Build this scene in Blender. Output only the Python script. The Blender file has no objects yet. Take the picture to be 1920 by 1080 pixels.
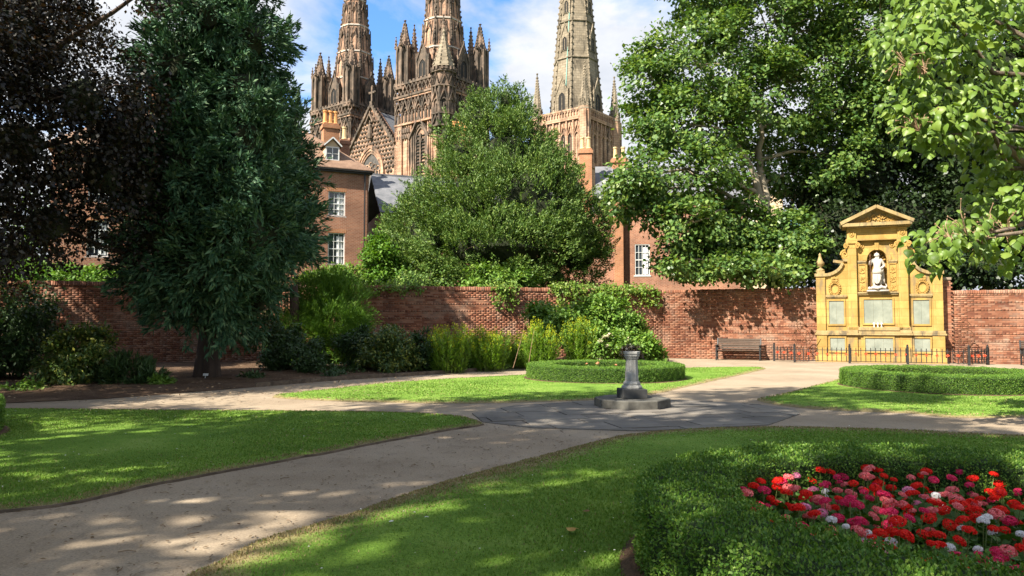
import bpy, bmesh, math, random
import numpy as np
from mathutils import Vector, Matrix, geometry as mgeo

R = math.radians
sc = bpy.context.scene
col = sc.collection

# ------------------------------------------------------------------ camera
FPX, CAMH, PITCH = 1387.0, 1.55, math.atan(68 / 1387.0)
cam = bpy.data.cameras.new('camera'); cam.sensor_width = 36; cam.lens = 36 * FPX / 1920
cam.clip_start = 0.05; cam.clip_end = 3000
camo = bpy.data.objects.new('camera', cam); col.objects.link(camo)
camo.location = (0, 0, CAMH); camo.rotation_euler = (R(90) + PITCH, 0, 0)
sc.camera = camo

# ------------------------------------------------------------------ light
SUN_AZ, SUN_EL = R(49), R(43)          # sun behind and to the left of the viewpoint
sdir = Vector((-math.sin(SUN_AZ) * math.cos(SUN_EL), -math.cos(SUN_AZ) * math.cos(SUN_EL), math.sin(SUN_EL)))
sun = bpy.data.lights.new('sun', 'SUN'); sun.energy = 5.0; sun.angle = R(0.55); sun.color = (1.0, 0.93, 0.80)
suno = bpy.data.objects.new('sun', sun); col.objects.link(suno)
suno.rotation_euler = sdir.to_track_quat('Z', 'Y').to_euler(); suno.location = sdir * 60
w = bpy.data.worlds.new('World'); sc.world = w; w.use_nodes = True
nt = w.node_tree; nt.nodes.clear()
def wn(t, **k):
    n = nt.nodes.new(t)
    for a, b in k.items(): setattr(n, a, b)
    return n
sky = wn('ShaderNodeTexSky', sky_type='NISHITA', sun_disc=False, sun_elevation=SUN_EL,
         sun_rotation=math.atan2(sdir.x, sdir.y), air_density=1.0, dust_density=0.6, ozone_density=2.0)
tc = wn('ShaderNodeTexCoord'); sep = wn('ShaderNodeSeparateXYZ'); nt.links.new(tc.outputs['Generated'], sep.inputs[0])
zz = wn('ShaderNodeMath', operation='MAXIMUM'); nt.links.new(sep.outputs['Z'], zz.inputs[0]); zz.inputs[1].default_value = 0.0
za = wn('ShaderNodeMath', operation='ADD'); nt.links.new(zz.outputs[0], za.inputs[0]); za.inputs[1].default_value = 0.16
vd = wn('ShaderNodeVectorMath', operation='DIVIDE'); nt.links.new(tc.outputs['Generated'], vd.inputs[0])
cb = wn('ShaderNodeCombineXYZ')
for i in range(3): nt.links.new(za.outputs[0], cb.inputs[i])
nt.links.new(cb.outputs[0], vd.inputs[1])
mp = wn('ShaderNodeMapping'); nt.links.new(vd.outputs[0], mp.inputs[0]); mp.inputs['Location'].default_value = (0.62, 0.3, 0.0)
mp.inputs['Scale'].default_value = (0.8, 0.75, 0.0)
n1 = wn('ShaderNodeTexNoise'); nt.links.new(mp.outputs[0], n1.inputs['Vector'])
n1.inputs['Scale'].default_value = 1.25; n1.inputs['Detail'].default_value = 9; n1.inputs['Roughness'].default_value = 0.55
n1.inputs['Distortion'].default_value = 0.35
cr = wn('ShaderNodeValToRGB'); nt.links.new(n1.outputs['Fac'], cr.inputs[0])
cr.color_ramp.elements[0].position = 0.41; cr.color_ramp.elements[0].color = (0, 0, 0, 1)
cr.color_ramp.elements[1].position = 0.49; cr.color_ramp.elements[1].color = (1, 1, 1, 1)
n2 = wn('ShaderNodeTexNoise'); nt.links.new(mp.outputs[0], n2.inputs['Vector'])
n2.inputs['Scale'].default_value = 3.2; n2.inputs['Detail'].default_value = 7; n2.inputs['Roughness'].default_value = 0.6
cc = wn('ShaderNodeValToRGB'); nt.links.new(n2.outputs['Fac'], cc.inputs[0])
cc.color_ramp.elements[0].position = 0.35; cc.color_ramp.elements[0].color = (2.25, 2.4, 2.7, 1)
cc.color_ramp.elements[1].position = 0.64; cc.color_ramp.elements[1].color = (3.2, 3.25, 3.35, 1)
cbst = wn('ShaderNodeMixRGB', blend_type='MULTIPLY'); cbst.inputs[0].default_value = 1.0
nt.links.new(sky.outputs[0], cbst.inputs[1]); cbst.inputs[2].default_value = (0.50, 0.74, 0.96, 1)
mx = wn('ShaderNodeMixRGB'); nt.links.new(cr.outputs[0], mx.inputs[0]); nt.links.new(cbst.outputs[0], mx.inputs[1]); nt.links.new(cc.outputs[0], mx.inputs[2])
bg = wn('ShaderNodeBackground'); nt.links.new(mx.outputs[0], bg.inputs[0]); bg.inputs[1].default_value = 0.115
wo = wn('ShaderNodeOutputWorld'); nt.links.new(bg.outputs[0], wo.inputs[0])

sc.view_settings.view_transform = 'Standard'; sc.view_settings.look = 'None'
sc.view_settings.gamma = 1; sc.view_settings.exposure = 1.52; sc.view_settings.use_curve_mapping = False
sc.render.engine = 'CYCLES'
cy = sc.cycles; cy.max_bounces = 7; cy.diffuse_bounces = 4; cy.glossy_bounces = 2; cy.transmission_bounces = 4
cy.caustics_reflective = False; cy.caustics_refractive = False; cy.sample_clamp_indirect = 6
cy.use_denoising = True

# ------------------------------------------------------------------ helpers
def _dir(px, py):
    u = (px - 960) / FPX; v = (540 - py) / FPX
    return u, math.cos(PITCH) - v * math.sin(PITCH), math.sin(PITCH) + v * math.cos(PITCH)
def at(px, py, Y):
    a, b, c = _dir(px, py); t = Y / b
    return Vector((a * t, Y, CAMH + c * t))
def gr(px, py):
    a, b, c = _dir(px, py); t = -CAMH / c
    return (a * t, b * t)

class MB:
    """collects faces; build() links them as one mesh object"""
    def __init__(s): s.v = []; s.f = []; s.M = None
    def add(s, vs, fs):
        k = len(s.v)
        if s.M is not None: vs = [tuple(s.M @ Vector(p)) for p in vs]
        s.v.extend(vs); s.f.extend([tuple(i + k for i in f) for f in fs])
    def box(s, x0, x1, y0, y1, z0, z1):
        s.add([(x0, y0, z0), (x1, y0, z0), (x1, y1, z0), (x0, y1, z0), (x0, y0, z1), (x1, y0, z1), (x1, y1, z1), (x0, y1, z1)],
              [(3, 2, 1, 0), (4, 5, 6, 7), (0, 1, 5, 4), (1, 2, 6, 5), (2, 3, 7, 6), (3, 0, 4, 7)])
    def bar(s, a, b, w, h, up=(0, 0, 1)):
        a = Vector(a); b = Vector(b); d = (b - a).normalized(); u = Vector(up)
        if abs(d.dot(u)) > 0.98: u = Vector((0, 1, 0))
        r = d.cross(u).normalized() * (w / 2); u = r.cross(d).normalized() * (h / 2)
        s.add([tuple(p + q) for p in (a, b) for q in (-r - u, r - u, r + u, -r + u)],
              [(0, 1, 2, 3), (7, 6, 5, 4), (0, 4, 5, 1), (1, 5, 6, 2), (2, 6, 7, 3), (3, 7, 4, 0)])
    def prism(s, poly, y0, y1):
        n = len(poly)
        s.add([(x, y0, z) for x, z in poly] + [(x, y1, z) for x, z in poly],
              [tuple(range(n)), tuple(range(2 * n - 1, n - 1, -1))] + [(i, i + n, (i + 1) % n + n, (i + 1) % n) for i in range(n)])
    def ring(s, outer, inner, y0, y1):
        """frame between two outlines with equal point counts"""
        n = len(outer)
        vs = [(x, y, z) for y in (y0, y1) for pl in (outer, inner) for x, z in pl]
        fs = []
        for i in range(n):
            j = (i + 1) % n
            fs += [(i, j, n + j, n + i), (2 * n + i, 3 * n + i, 3 * n + j, 2 * n + j), (i, 2 * n + i, 2 * n + j, j), (n + i, n + j, 3 * n + j, 3 * n + i)]
        s.add(vs, fs)
    def lathe(s, prof, n=16, c=(0, 0, 0), rot=0.0, cap=True):
        vs = []; fs = []
        for r, z in prof:
            for k in range(n):
                a = rot + 2 * math.pi * k / n
                vs.append((c[0] + r * math.cos(a), c[1] + r * math.sin(a), c[2] + z))
        for i in range(len(prof) - 1):
            for k in range(n):
                fs.append((i * n + k, i * n + (k + 1) % n, (i + 1) * n + (k + 1) % n, (i + 1) * n + k))
        if cap:
            fs.append(tuple(range(n - 1, -1, -1))); m = (len(prof) - 1) * n; fs.append(tuple(range(m, m + n)))
        s.add(vs, fs)
    def tube(s, pts, rad, n=7):
        pts = [Vector(p) for p in pts]; m = len(pts)
        if not hasattr(rad, '__len__'): rad = [rad] * m
        vs = []; fs = []; ref = Vector((0.3, 0.9, 0.2))
        for i, p in enumerate(pts):
            d = (pts[min(i + 1, m - 1)] - pts[max(i - 1, 0)]).normalized()
            if abs(d.dot(ref)) > 0.95: ref = Vector((1, 0.1, 0))
            a = d.cross(ref).normalized(); b = d.cross(a)
            for k in range(n):
                t = 2 * math.pi * k / n
                vs.append(tuple(p + (a * math.cos(t) + b * math.sin(t)) * rad[i]))
        for i in range(m - 1):
            for k in range(n):
                fs.append((i * n + k, i * n + (k + 1) % n, (i + 1) * n + (k + 1) % n, (i + 1) * n + k))
        fs.append(tuple(range(n - 1, -1, -1))); fs.append(tuple(range((m - 1) * n, m * n)))
        s.add(vs, fs)
    def build(s, name, mat, parent=None, smooth=False, bevel=0, loc=None):
        me = bpy.data.meshes.new(name); me.from_pydata(s.v, [], s.f); me.materials.append(mat)
        bm = bmesh.new(); bm.from_mesh(me); bmesh.ops.recalc_face_normals(bm, faces=bm.faces); bm.to_mesh(me); bm.free()
        if smooth: me.shade_smooth()
        o = bpy.data.objects.new(name, me); col.objects.link(o)
        if parent is not None: o.parent = parent
        if loc is not None: o.location = loc
        if bevel:
            b = o.modifiers.new('bevel', 'BEVEL'); b.width = bevel; b.segments = 2; b.limit_method = 'ANGLE'
        return o

def quads(name, V, F, mat, parent=None):
    """fast object from numpy arrays of vertices and equal-sized faces"""
    V = np.ascontiguousarray(V, np.float32).reshape(-1, 3); F = np.ascontiguousarray(F, np.int32)
    me = bpy.data.meshes.new(name); k = F.shape[1]
    me.vertices.add(len(V)); me.vertices.foreach_set('co', V.ravel())
    me.loops.add(F.size); me.loops.foreach_set('vertex_index', F.ravel())
    me.polygons.add(len(F)); me.polygons.foreach_set('loop_start', np.arange(0, F.size, k, dtype=np.int32))
    me.update(calc_edges=True); me.materials.append(mat)
    o = bpy.data.objects.new(name, me); col.objects.link(o)
    if parent is not None: o.parent = parent
    return o
def empty(name, loc=(0, 0, 0), rz=0.0, parent=None):
    o = bpy.data.objects.new(name, None); col.objects.link(o); o.location = loc; o.rotation_euler = (0, 0, rz)
    o.empty_display_size = 0.2
    if parent is not None: o.parent = parent
    return o
def tag(o, label, cat, group=None):
    o['label'] = label; o['category'] = cat
    if group: o['group'] = group
    return o
def struct(o): o['kind'] = 'structure'; return o
def stuff(o): o['kind'] = 'stuff'; return o
def dup(o, parent=None):
    c = o.copy(); col.objects.link(c); c.parent = parent
    for ch in list(o.children): dup(ch, c)
    return c

# ------------------------------------------------------------------ materials
class NT:
    def __init__(s, name):
        s.m = bpy.data.materials.new(name); s.m.use_nodes = True; s.t = s.m.node_tree; s.t.nodes.clear()
        s.out = s.n('ShaderNodeOutputMaterial'); s.b = s.n('ShaderNodeBsdfPrincipled'); s.l(s.b.outputs[0], s.out.inputs[0])
    def n(s, t, **k):
        x = s.t.nodes.new(t)
        for a, b in k.items(): setattr(x, a, b)
        return x
    def l(s, a, b): s.t.links.new(a, b)
    def pos(s, scale=(1, 1, 1), obj=False):
        src = s.n('ShaderNodeTexCoord').outputs['Object'] if obj else s.n('ShaderNodeNewGeometry').outputs['Position']
        m = s.n('ShaderNodeMapping'); s.l(src, m.inputs[0]); m.inputs['Scale'].default_value = scale
        return m.outputs[0]
    def noise(s, vec, scale, detail=4, rough=0.55, dist=0.0):
        x = s.n('ShaderNodeTexNoise'); s.l(vec, x.inputs['Vector']); x.inputs['Scale'].default_value = scale
        x.inputs['Detail'].default_value = detail; x.inputs['Roughness'].default_value = rough; x.inputs['Distortion'].default_value = dist
        return x.outputs['Fac']
    def ramp(s, fac, stops):
        r = s.n('ShaderNodeValToRGB'); s.l(fac, r.inputs[0]); e = r.color_ramp.elements
        while len(e) < len(stops): e.new(0.5)
        for q, (p, c) in zip(e, stops): q.position = p; q.color = (*c, 1) if len(c) == 3 else c
        return r.outputs[0]
    def mix(s, fac, a, b, mode='MIX'):
        x = s.n('ShaderNodeMixRGB', blend_type=mode)
        for i, q in enumerate((fac, a, b)):
            if isinstance(q, (int, float)): x.inputs[i].default_value = q if i == 0 else (q, q, q, 1)
            elif isinstance(q, tuple): x.inputs[i].default_value = (*q, 1)
            else: s.l(q, x.inputs[i])
        return x.outputs[0]
    def math(s, op, a, b=0.0, clamp=False):
        x = s.n('ShaderNodeMath', operation=op); x.use_clamp = clamp
        for i, q in enumerate((a, b)):
            if isinstance(q, (int, float)): x.inputs[i].default_value = q
            else: s.l(q, x.inputs[i])
        return x.outputs[0]
    def bump(s, h, strength=0.3, dist=0.02):
        b = s.n('ShaderNodeBump'); b.inputs['Strength'].default_value = strength; b.inputs['Distance'].default_value = dist
        s.l(h, b.inputs['Height']); s.l(b.outputs[0], s.b.inputs['Normal'])
    def done(s, colr, rough=0.8, spec=0.3):
        if isinstance(colr, tuple): s.b.inputs['Base Color'].default_value = (*colr, 1)
        else: s.l(colr, s.b.inputs['Base Color'])
        if isinstance(rough, (int, float)): s.b.inputs['Roughness'].default_value = rough
        else: s.l(rough, s.b.inputs['Roughness'])
        s.b.inputs['Specular IOR Level'].default_value = spec
        return s.m

def pmat(name, c1, c2, scale=3.0, rough=0.8, bump=0.2, bscale=30, bdist=0.01, spec=0.3, stretch=(1, 1, 1), metal=0.0, lo=0.35, hi=0.65, obj=False):
    m = NT(name); p = m.pos(stretch, obj); f = m.noise(p, scale, 6, 0.6)
    c = m.ramp(f, [(lo, c1), (hi, c2)])
    if bump: m.bump(m.noise(p, bscale, 5, 0.6), bump, bdist)
    m.b.inputs['Metallic'].default_value = metal
    return m.done(c, rough, spec)

def leafmat(name, stops, trans=0.3, tcol=(1.25, 1.25, 0.6), rough=0.5, spec=0.35, big=0.4, bscale=0.5, bigmul=((0.75, 0.8, 0.8), (1.2, 1.15, 1.0))):
    """leaf colours picked per leaf, drifting over the plant, with light passing through the blades"""
    m = NT(name); g = m.n('ShaderNodeNewGeometry'); oi = m.n('ShaderNodeObjectInfo')
    r = m.math('FRACT', m.math('ADD', g.outputs['Random Per Island'], oi.outputs['Random']))
    c = m.ramp(r, stops)
    nz = m.noise(m.pos(), bscale, 3, 0.5)
    c = m.mix(big, c, m.mix(1.0, c, m.ramp(nz, [(0.3, bigmul[0]), (0.7, bigmul[1])]), 'MULTIPLY'))
    m.done(c, rough, spec)
    tr = m.n('ShaderNodeBsdfTranslucent'); m.l(m.mix(1.0, c, tcol, 'MULTIPLY'), tr.inputs[0])
    mx = m.n('ShaderNodeMixShader'); mx.inputs[0].default_value = trans
    m.l(m.b.outputs[0], mx.inputs[1]); m.l(tr.outputs[0], mx.inputs[2]); m.l(mx.outputs[0], m.out.inputs[0])
    return m.m

M = {}
def stonemat(name, cols, soot, sootamt, scale=0.5, block=None, bmp=0.35, bscale=6):
    m = NT(name); p = m.pos(obj=True); c = m.ramp(m.noise(p, scale, 7, 0.62), [(0.3, cols[0]), (0.5, cols[1]), (0.7, cols[2])])
    if block:
        br = m.n('ShaderNodeTexBrick'); 
        sp = m.n('ShaderNodeSeparateXYZ'); m.l(p, sp.inputs[0])
        xy = m.math('ADD', sp.outputs[0], sp.outputs[1]); cbn = m.n('ShaderNodeCombineXYZ'); m.l(xy, cbn.inputs[0]); m.l(sp.outputs[2], cbn.inputs[1])
        m.l(cbn.outputs[0], br.inputs['Vector']); br.inputs['Scale'].default_value = 1.0
        br.inputs['Brick Width'].default_value = block[0]; br.inputs['Row Height'].default_value = block[1]
        br.inputs['Mortar Size'].default_value = block[2]; br.inputs['Mortar Smooth'].default_value = 0.3
        br.inputs['Color1'].default_value = (0.82, 0.82, 0.82, 1); br.inputs['Color2'].default_value = (1.12, 1.1, 1.08, 1); br.inputs['Mortar'].default_value = (0.62, 0.6, 0.58, 1)
        c = m.mix(1.0, c, br.outputs['Color'], 'MULTIPLY')
    if sootamt:
        ps = m.pos((1, 1, 0.28), obj=True)
        s1 = m.noise(ps, scale * 1.6, 8, 0.66, 0.4)
        c = m.mix(m.ramp(s1, [(0.62 - sootamt * 0.3, (0, 0, 0)), (0.74 - sootamt * 0.3, (0.92,) * 3)]), c, soot)
    m.bump(m.noise(p, bscale, 6, 0.65), bmp, 0.05)
    return m.done(c, 0.9, 0.15)

M['stone_red'] = stonemat('weathered red sandstone', [(0.28, 0.155, 0.10), (0.42, 0.25, 0.165), (0.51, 0.335, 0.235)], (0.05, 0.041, 0.034), 0.44, 0.35, (1.1, 0.5, 0.035))
M['stone_dark'] = stonemat('sooted sandstone', [(0.06, 0.05, 0.042), (0.13, 0.098, 0.075), (0.31, 0.205, 0.145)], (0.03, 0.028, 0.024), 0.35, 0.6)
M['stone_buff'] = stonemat('grey buff sandstone', [(0.18, 0.148, 0.105), (0.245, 0.203, 0.146), (0.31, 0.258, 0.188)], (0.07, 0.06, 0.045), 0.36, 0.45, (1.2, 0.55, 0.05))
M['stone_pink'] = stonemat('pink sandstone', [(0.30, 0.175, 0.11), (0.42, 0.265, 0.175), (0.50, 0.34, 0.24)], (0.07, 0.055, 0.045), 0.34, 0.4, (1.1, 0.5, 0.04))
M['louvre'] = pmat('old louvre slate', (0.05, 0.045, 0.042), (0.1, 0.09, 0.08), 2)
M['void_shade'] = pmat('painted opening shade', (0.012, 0.011, 0.01), (0.02, 0.018, 0.016), 2, bump=0)  # near-black panel colour, paints the shade of openings on solid walls
M['honey'] = stonemat('honey limestone', [(0.30, 0.183, 0.052), (0.38, 0.245, 0.075), (0.44, 0.30, 0.105)], (0.19, 0.14, 0.075), 0.26, 1.4, (0.62, 0.30, 0.008), 0.25, 60)
M['honey_cap'] = stonemat('weathered limestone coping', [(0.23, 0.16, 0.07), (0.31, 0.225, 0.105), (0.38, 0.285, 0.14)], (0.13, 0.105, 0.07), 0.34, 2.2, None, 0.4, 50)
M['statue'] = stonemat('pale carved stone', [(0.36, 0.325, 0.275), (0.43, 0.39, 0.34), (0.48, 0.44, 0.39)], (0.38, 0.32, 0.25), 0.1, 3.0, None, 0.25, 40)
M['slate_panel'] = pmat('green grey name panel', (0.17, 0.185, 0.15), (0.25, 0.265, 0.215), 2.5, 0.45, 0.15, 160, 0.003, 0.4)
M['wreath'] = pmat('carved limestone', (0.32, 0.19, 0.05), (0.44, 0.275, 0.082), 8, 0.85, 0.6, 60, 0.02)

def brickmat(name, stops, mortar=None, size=None, stain=None, base_h=None):
    m = NT(name); p = m.pos(obj=True)
    if size:       # far-off brickwork, too fine to tell apart
        sp = m.n('ShaderNodeSeparateXYZ'); m.l(p, sp.inputs[0]); xy = m.math('ADD', sp.outputs[0], sp.outputs[1])
        cbn = m.n('ShaderNodeCombineXYZ'); m.l(xy, cbn.inputs[0]); m.l(sp.outputs[2], cbn.inputs[1])
        br = m.n('ShaderNodeTexBrick'); m.l(cbn.outputs[0], br.inputs['Vector']); br.inputs['Scale'].default_value = 1.0
        br.inputs['Brick Width'].default_value = size[0]; br.inputs['Row Height'].default_value = size[1]; br.inputs['Mortar Size'].default_value = size[2]
        br.inputs['Color1'].default_value = (*stops[0][1], 1); br.inputs['Color2'].default_value = (*stops[-1][1], 1); br.inputs['Mortar'].default_value = (*mortar, 1)
        c = br.outputs['Color']
    else:
        g = m.n('ShaderNodeNewGeometry'); oi = m.n('ShaderNodeObjectInfo')
        c = m.ramp(m.math('FRACT', m.math('ADD', g.outputs['Random Per Island'], oi.outputs['Random'])), stops)
    pw = m.pos()
    c = m.mix(1.0, c, m.ramp(m.noise(pw, 0.55, 6, 0.6), [(0.3, (0.62, 0.60, 0.60)), (0.68, (1.22, 1.16, 1.1))]), 'MULTIPLY')
    if stain:      # lime bloom and grime with shapes of their own
        c = m.mix(m.ramp(m.noise(pw, 1.1, 7, 0.65, 0.3), [(0.5, (0, 0, 0)), (0.68, (0.55,) * 3)]), c, stain)
    m.bump(m.noise(pw, 45, 4, 0.6), 0.25, 0.01)
    return m.done(c, 0.88, 0.2)
BR = [(0.0, (0.14, 0.056, 0.036)), (0.25, (0.21, 0.086, 0.05)), (0.6, (0.265, 0.118, 0.07)), (0.85, (0.32, 0.17, 0.11)), (1.0, (0.16, 0.085, 0.06))]
M['brick'] = brickmat('old red brick', BR, stain=(0.31, 0.235, 0.175))
M['mortar'] = pmat('lime mortar', (0.17, 0.125, 0.092), (0.255, 0.20, 0.15), 3)
M['brick_far'] = brickmat('red brick house wall', [(0, (0.25, 0.10, 0.06)), (1, (0.35, 0.158, 0.097))], (0.34, 0.24, 0.175), (0.235, 0.085, 0.014))
M['brick_orange'] = brickmat('orange brick', [(0, (0.34, 0.14, 0.065)), (1, (0.42, 0.185, 0.09))], (0.38, 0.26, 0.17), (0.235, 0.085, 0.012))
M['tile'] = pmat('brown clay roof tile', (0.15, 0.09, 0.06), (0.24, 0.15, 0.10), 2.0, 0.85, 0.5, 9, 0.04)
M['slate'] = pmat('grey roof slate', (0.10, 0.105, 0.115), (0.17, 0.17, 0.18), 2.0, 0.7, 0.4, 9, 0.03)
M['pot'] = pmat('terracotta chimney pot', (0.52, 0.22, 0.075), (0.62, 0.32, 0.12), 3)
M['pot_buff'] = pmat('buff chimney pot', (0.50, 0.36, 0.18), (0.58, 0.44, 0.24), 3)
M['paint'] = pmat('white gloss paint', (0.58, 0.58, 0.56), (0.68, 0.68, 0.66), 4, 0.4, 0.05)
M['render'] = pmat('cream render', (0.55, 0.40, 0.25), (0.62, 0.46, 0.30), 2)
gl = NT('window glass'); M['glass'] = gl.done((0.035, 0.045, 0.055), 0.06, 0.8)
M['curtain'] = pmat('net curtain', (0.55, 0.56, 0.56), (0.70, 0.70, 0.68), 6, 0.9, 0.3, 12, 0.02, stretch=(6, 6, 0.3))

M['iron'] = pmat('black painted iron', (0.012, 0.012, 0.012), (0.025, 0.024, 0.023), 10, 0.45, 0.1, 80, 0.002, 0.4)
M['poppy'] = pmat('red poppy', (0.62, 0.05, 0.02), (0.75, 0.10, 0.035), 20, 0.7, 0)
M['rust'] = pmat('rusty wire', (0.075, 0.032, 0.018), (0.15, 0.065, 0.03), 15, 0.8, 0.2, 90, 0.002)
M['wood'] = pmat('weathered bench slats', (0.05, 0.034, 0.024), (0.10, 0.068, 0.048), 4, 0.7, 0.4, 30, 0.004, stretch=(0.4, 6, 6), obj=True)
M['granite'] = pmat('grey pedestal stone', (0.20, 0.195, 0.18), (0.36, 0.35, 0.325), 3.5, 0.85, 0.4, 55, 0.006)
M['granite_dark'] = pmat('dark pedestal block', (0.035, 0.035, 0.035), (0.075, 0.073, 0.07), 4, 0.8, 0.4, 55, 0.006)
M['slab_base'] = pmat('lichened step stone', (0.06, 0.056, 0.048), (0.14, 0.132, 0.112), 3.2, 0.9, 0.5, 40, 0.008)
mm = NT('grey paving slab'); oi = mm.n('ShaderNodeObjectInfo')
cpx = mm.ramp(oi.outputs['Random'], [(0, (0.135, 0.12, 0.104)), (0.5, (0.16, 0.143, 0.124)), (1, (0.19, 0.17, 0.147))])
pp = mm.pos(); cpx = mm.mix(1.0, cpx, mm.ramp(mm.noise(pp, 1.6, 7, 0.65), [(0.3, (0.68, 0.68, 0.69)), (0.7, (1.25, 1.22, 1.16))]), 'MULTIPLY')
mm.bump(mm.noise(pp, 40, 5, 0.6), 0.3, 0.006); M['slab'] = mm.done(cpx, 0.85, 0.25)

mm = NT('trodden gravel path'); pp = mm.pos()
c = mm.ramp(mm.noise(pp, 0.55, 7, 0.62), [(0.3, (0.24, 0.184, 0.128)), (0.5, (0.305, 0.24, 0.17)), (0.7, (0.355, 0.285, 0.207))])
c = mm.mix(1.0, c, mm.ramp(mm.noise(pp, 55, 4, 0.7), [(0.3, (0.66, 0.65, 0.64)), (0.7, (1.26, 1.26, 1.26))]), 'MULTIPLY')
c = mm.mix(mm.ramp(mm.noise(pp, 3.2, 8, 0.72, 0.6), [(0.55, (0, 0, 0)), (0.72, (0.5,) * 3)]), c, (0.13, 0.095, 0.064))
c = mm.mix(mm.ramp(mm.noise(pp, 130, 2, 0.5), [(0.64, (0, 0, 0)), (0.72, (0.5,) * 3)]), c, (0.38, 0.31, 0.23))
mm.bump(mm.noise(pp, 70, 6, 0.7), 0.5, 0.012); M['path'] = mm.done(c, 0.95, 0.15)
mm = NT('bare bed soil'); pp = mm.pos()
c = mm.ramp(mm.noise(pp, 1.3, 8, 0.68), [(0.3, (0.06, 0.035, 0.022)), (0.55, (0.12, 0.075, 0.048)), (0.75, (0.2, 0.135, 0.09))])
c = mm.mix(1.0, c, mm.ramp(mm.noise(pp, 28, 5, 0.7), [(0.3, (0.55, 0.55, 0.55)), (0.7, (1.4, 1.38, 1.3))]), 'MULTIPLY')
mm.bump(mm.noise(pp, 22, 7, 0.7), 0.9, 0.04); M['soil'] = mm.done(c, 0.95, 0.15)
M['rough_ground'] = pmat('rough ground', (0.05, 0.085, 0.02), (0.09, 0.11, 0.035), 0.6, 0.95, 0.4, 8, 0.05)
mm = NT('mown turf'); pp = mm.pos()
c = mm.ramp(mm.noise(pp, 0.9, 7, 0.62), [(0.3, (0.082, 0.16, 0.019)), (0.52, (0.142, 0.245, 0.036)), (0.72, (0.215, 0.305, 0.066))])
c = mm.mix(1.0, c, mm.ramp(mm.noise(pp, 45, 4, 0.7), [(0.3, (0.58, 0.62, 0.55)), (0.7, (1.32, 1.28, 1.2))]), 'MULTIPLY')
c = mm.mix(mm.ramp(mm.noise(pp, 2.6, 6, 0.7, 0.5), [(0.58, (0, 0, 0)), (0.74, (0.5,) * 3)]), c, (0.23, 0.25, 0.06))
ea = mm.n('ShaderNodeAttribute'); ea.attribute_name = 'dry'
dr = mm.math('ADD', ea.outputs['Fac'], mm.math('MULTIPLY', mm.math('SUBTRACT', mm.noise(pp, 4, 6, 0.7), 0.5), 1.1), True)
c = mm.mix(mm.ramp(dr, [(0.3, (0, 0, 0)), (0.75, (0.95,) * 3)]), c, mm.ramp(mm.noise(pp, 14, 5, 0.7), [(0.3, (0.19, 0.14, 0.068)), (0.7, (0.31, 0.24, 0.125))]))
mm.bump(mm.noise(pp, 90, 4, 0.7), 0.6, 0.02); M['turf'] = mm.done(c, 0.9, 0.15)
M['edging'] = pmat('timber path edging', (0.07, 0.05, 0.035), (0.16, 0.12, 0.085), 5, 0.9, 0.5, 30, 0.01)
M['bark'] = pmat('grey brown bark', (0.085, 0.062, 0.045), (0.20, 0.155, 0.11), 3, 0.95, 0.9, 9, 0.05, stretch=(1, 1, 0.25))
M['bark_pale'] = pmat('pale maple bark', (0.20, 0.165, 0.115), (0.34, 0.285, 0.205), 2.5, 0.95, 0.7, 9, 0.04, stretch=(1, 1, 0.3))
M['bark_dark'] = pmat('dark reddish bark', (0.04, 0.027, 0.02), (0.09, 0.06, 0.045), 3, 0.95, 0.9, 9, 0.05, stretch=(1, 1, 0.2))
M['stem'] = pmat('green stems', (0.10, 0.14, 0.03), (0.16, 0.2, 0.06), 4, 0.7, 0)
M['twig'] = pmat('dry twigs', (0.12, 0.08, 0.05), (0.24, 0.17, 0.11), 8, 0.9, 0)
M['pods'] = pmat('dry seed heads', (0.22, 0.13, 0.075), (0.36, 0.24, 0.15), 8, 0.9, 0)

g_ = lambda *a: [(i / (len(a) - 1), c) for i, c in enumerate(a)]
M['l_cypress'] = leafmat('blue green cypress spray', g_((0.022, 0.065, 0.032), (0.038, 0.095, 0.048), (0.065, 0.14, 0.07), (0.13, 0.20, 0.095)), 0.12, (1, 1.1, 0.7), 0.6, 0.25)
M['l_cypress2'] = leafmat('dark cypress spray', g_((0.02, 0.055, 0.028), (0.04, 0.085, 0.04), (0.075, 0.12, 0.05)), 0.12, (1, 1.1, 0.7), 0.6, 0.25)
M['l_beech'] = leafmat('copper beech leaf', g_((0.008, 0.007, 0.006), (0.014, 0.011, 0.008), (0.017, 0.019, 0.008), (0.042, 0.026, 0.014)), 0.22, (1.5, 0.9, 0.5), 0.45, 0.4)
M['l_yew'] = leafmat('yew spray', g_((0.04, 0.085, 0.016), (0.07, 0.135, 0.024), (0.115, 0.195, 0.036), (0.20, 0.265, 0.06)), 0.2, (1.1, 1.1, 0.5), 0.55, 0.3, 0.6, 0.6)
M['l_maple'] = leafmat('maple leaf', g_((0.05, 0.11, 0.027), (0.08, 0.155, 0.036), (0.12, 0.20, 0.045), (0.20, 0.27, 0.06)), 0.3, (1.3, 1.3, 0.5), 0.42, 0.45, 0.5, 0.5)
M['l_dark'] = leafmat('shade darkened evergreen leaf', g_((0.010, 0.021, 0.006), (0.016, 0.032, 0.008), (0.028, 0.05, 0.012)), 0.15, (1.2, 1.2, 0.5), 0.4, 0.4)  # evergreen leaf made darker still, canopy shade put into its colour
M['l_catalpa'] = leafmat('catalpa leaf', g_((0.10, 0.175, 0.026), (0.135, 0.225, 0.034), (0.17, 0.265, 0.042), (0.215, 0.295, 0.055)), 0.4, (1.2, 1.15, 0.4), 0.45, 0.4, 0.3)
M['l_shrub'] = leafmat('mid green shrub leaf', g_((0.07, 0.15, 0.02), (0.10, 0.20, 0.028), (0.15, 0.26, 0.04), (0.21, 0.31, 0.055)), 0.3, (1.2, 1.2, 0.4), 0.5, 0.35)
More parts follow.
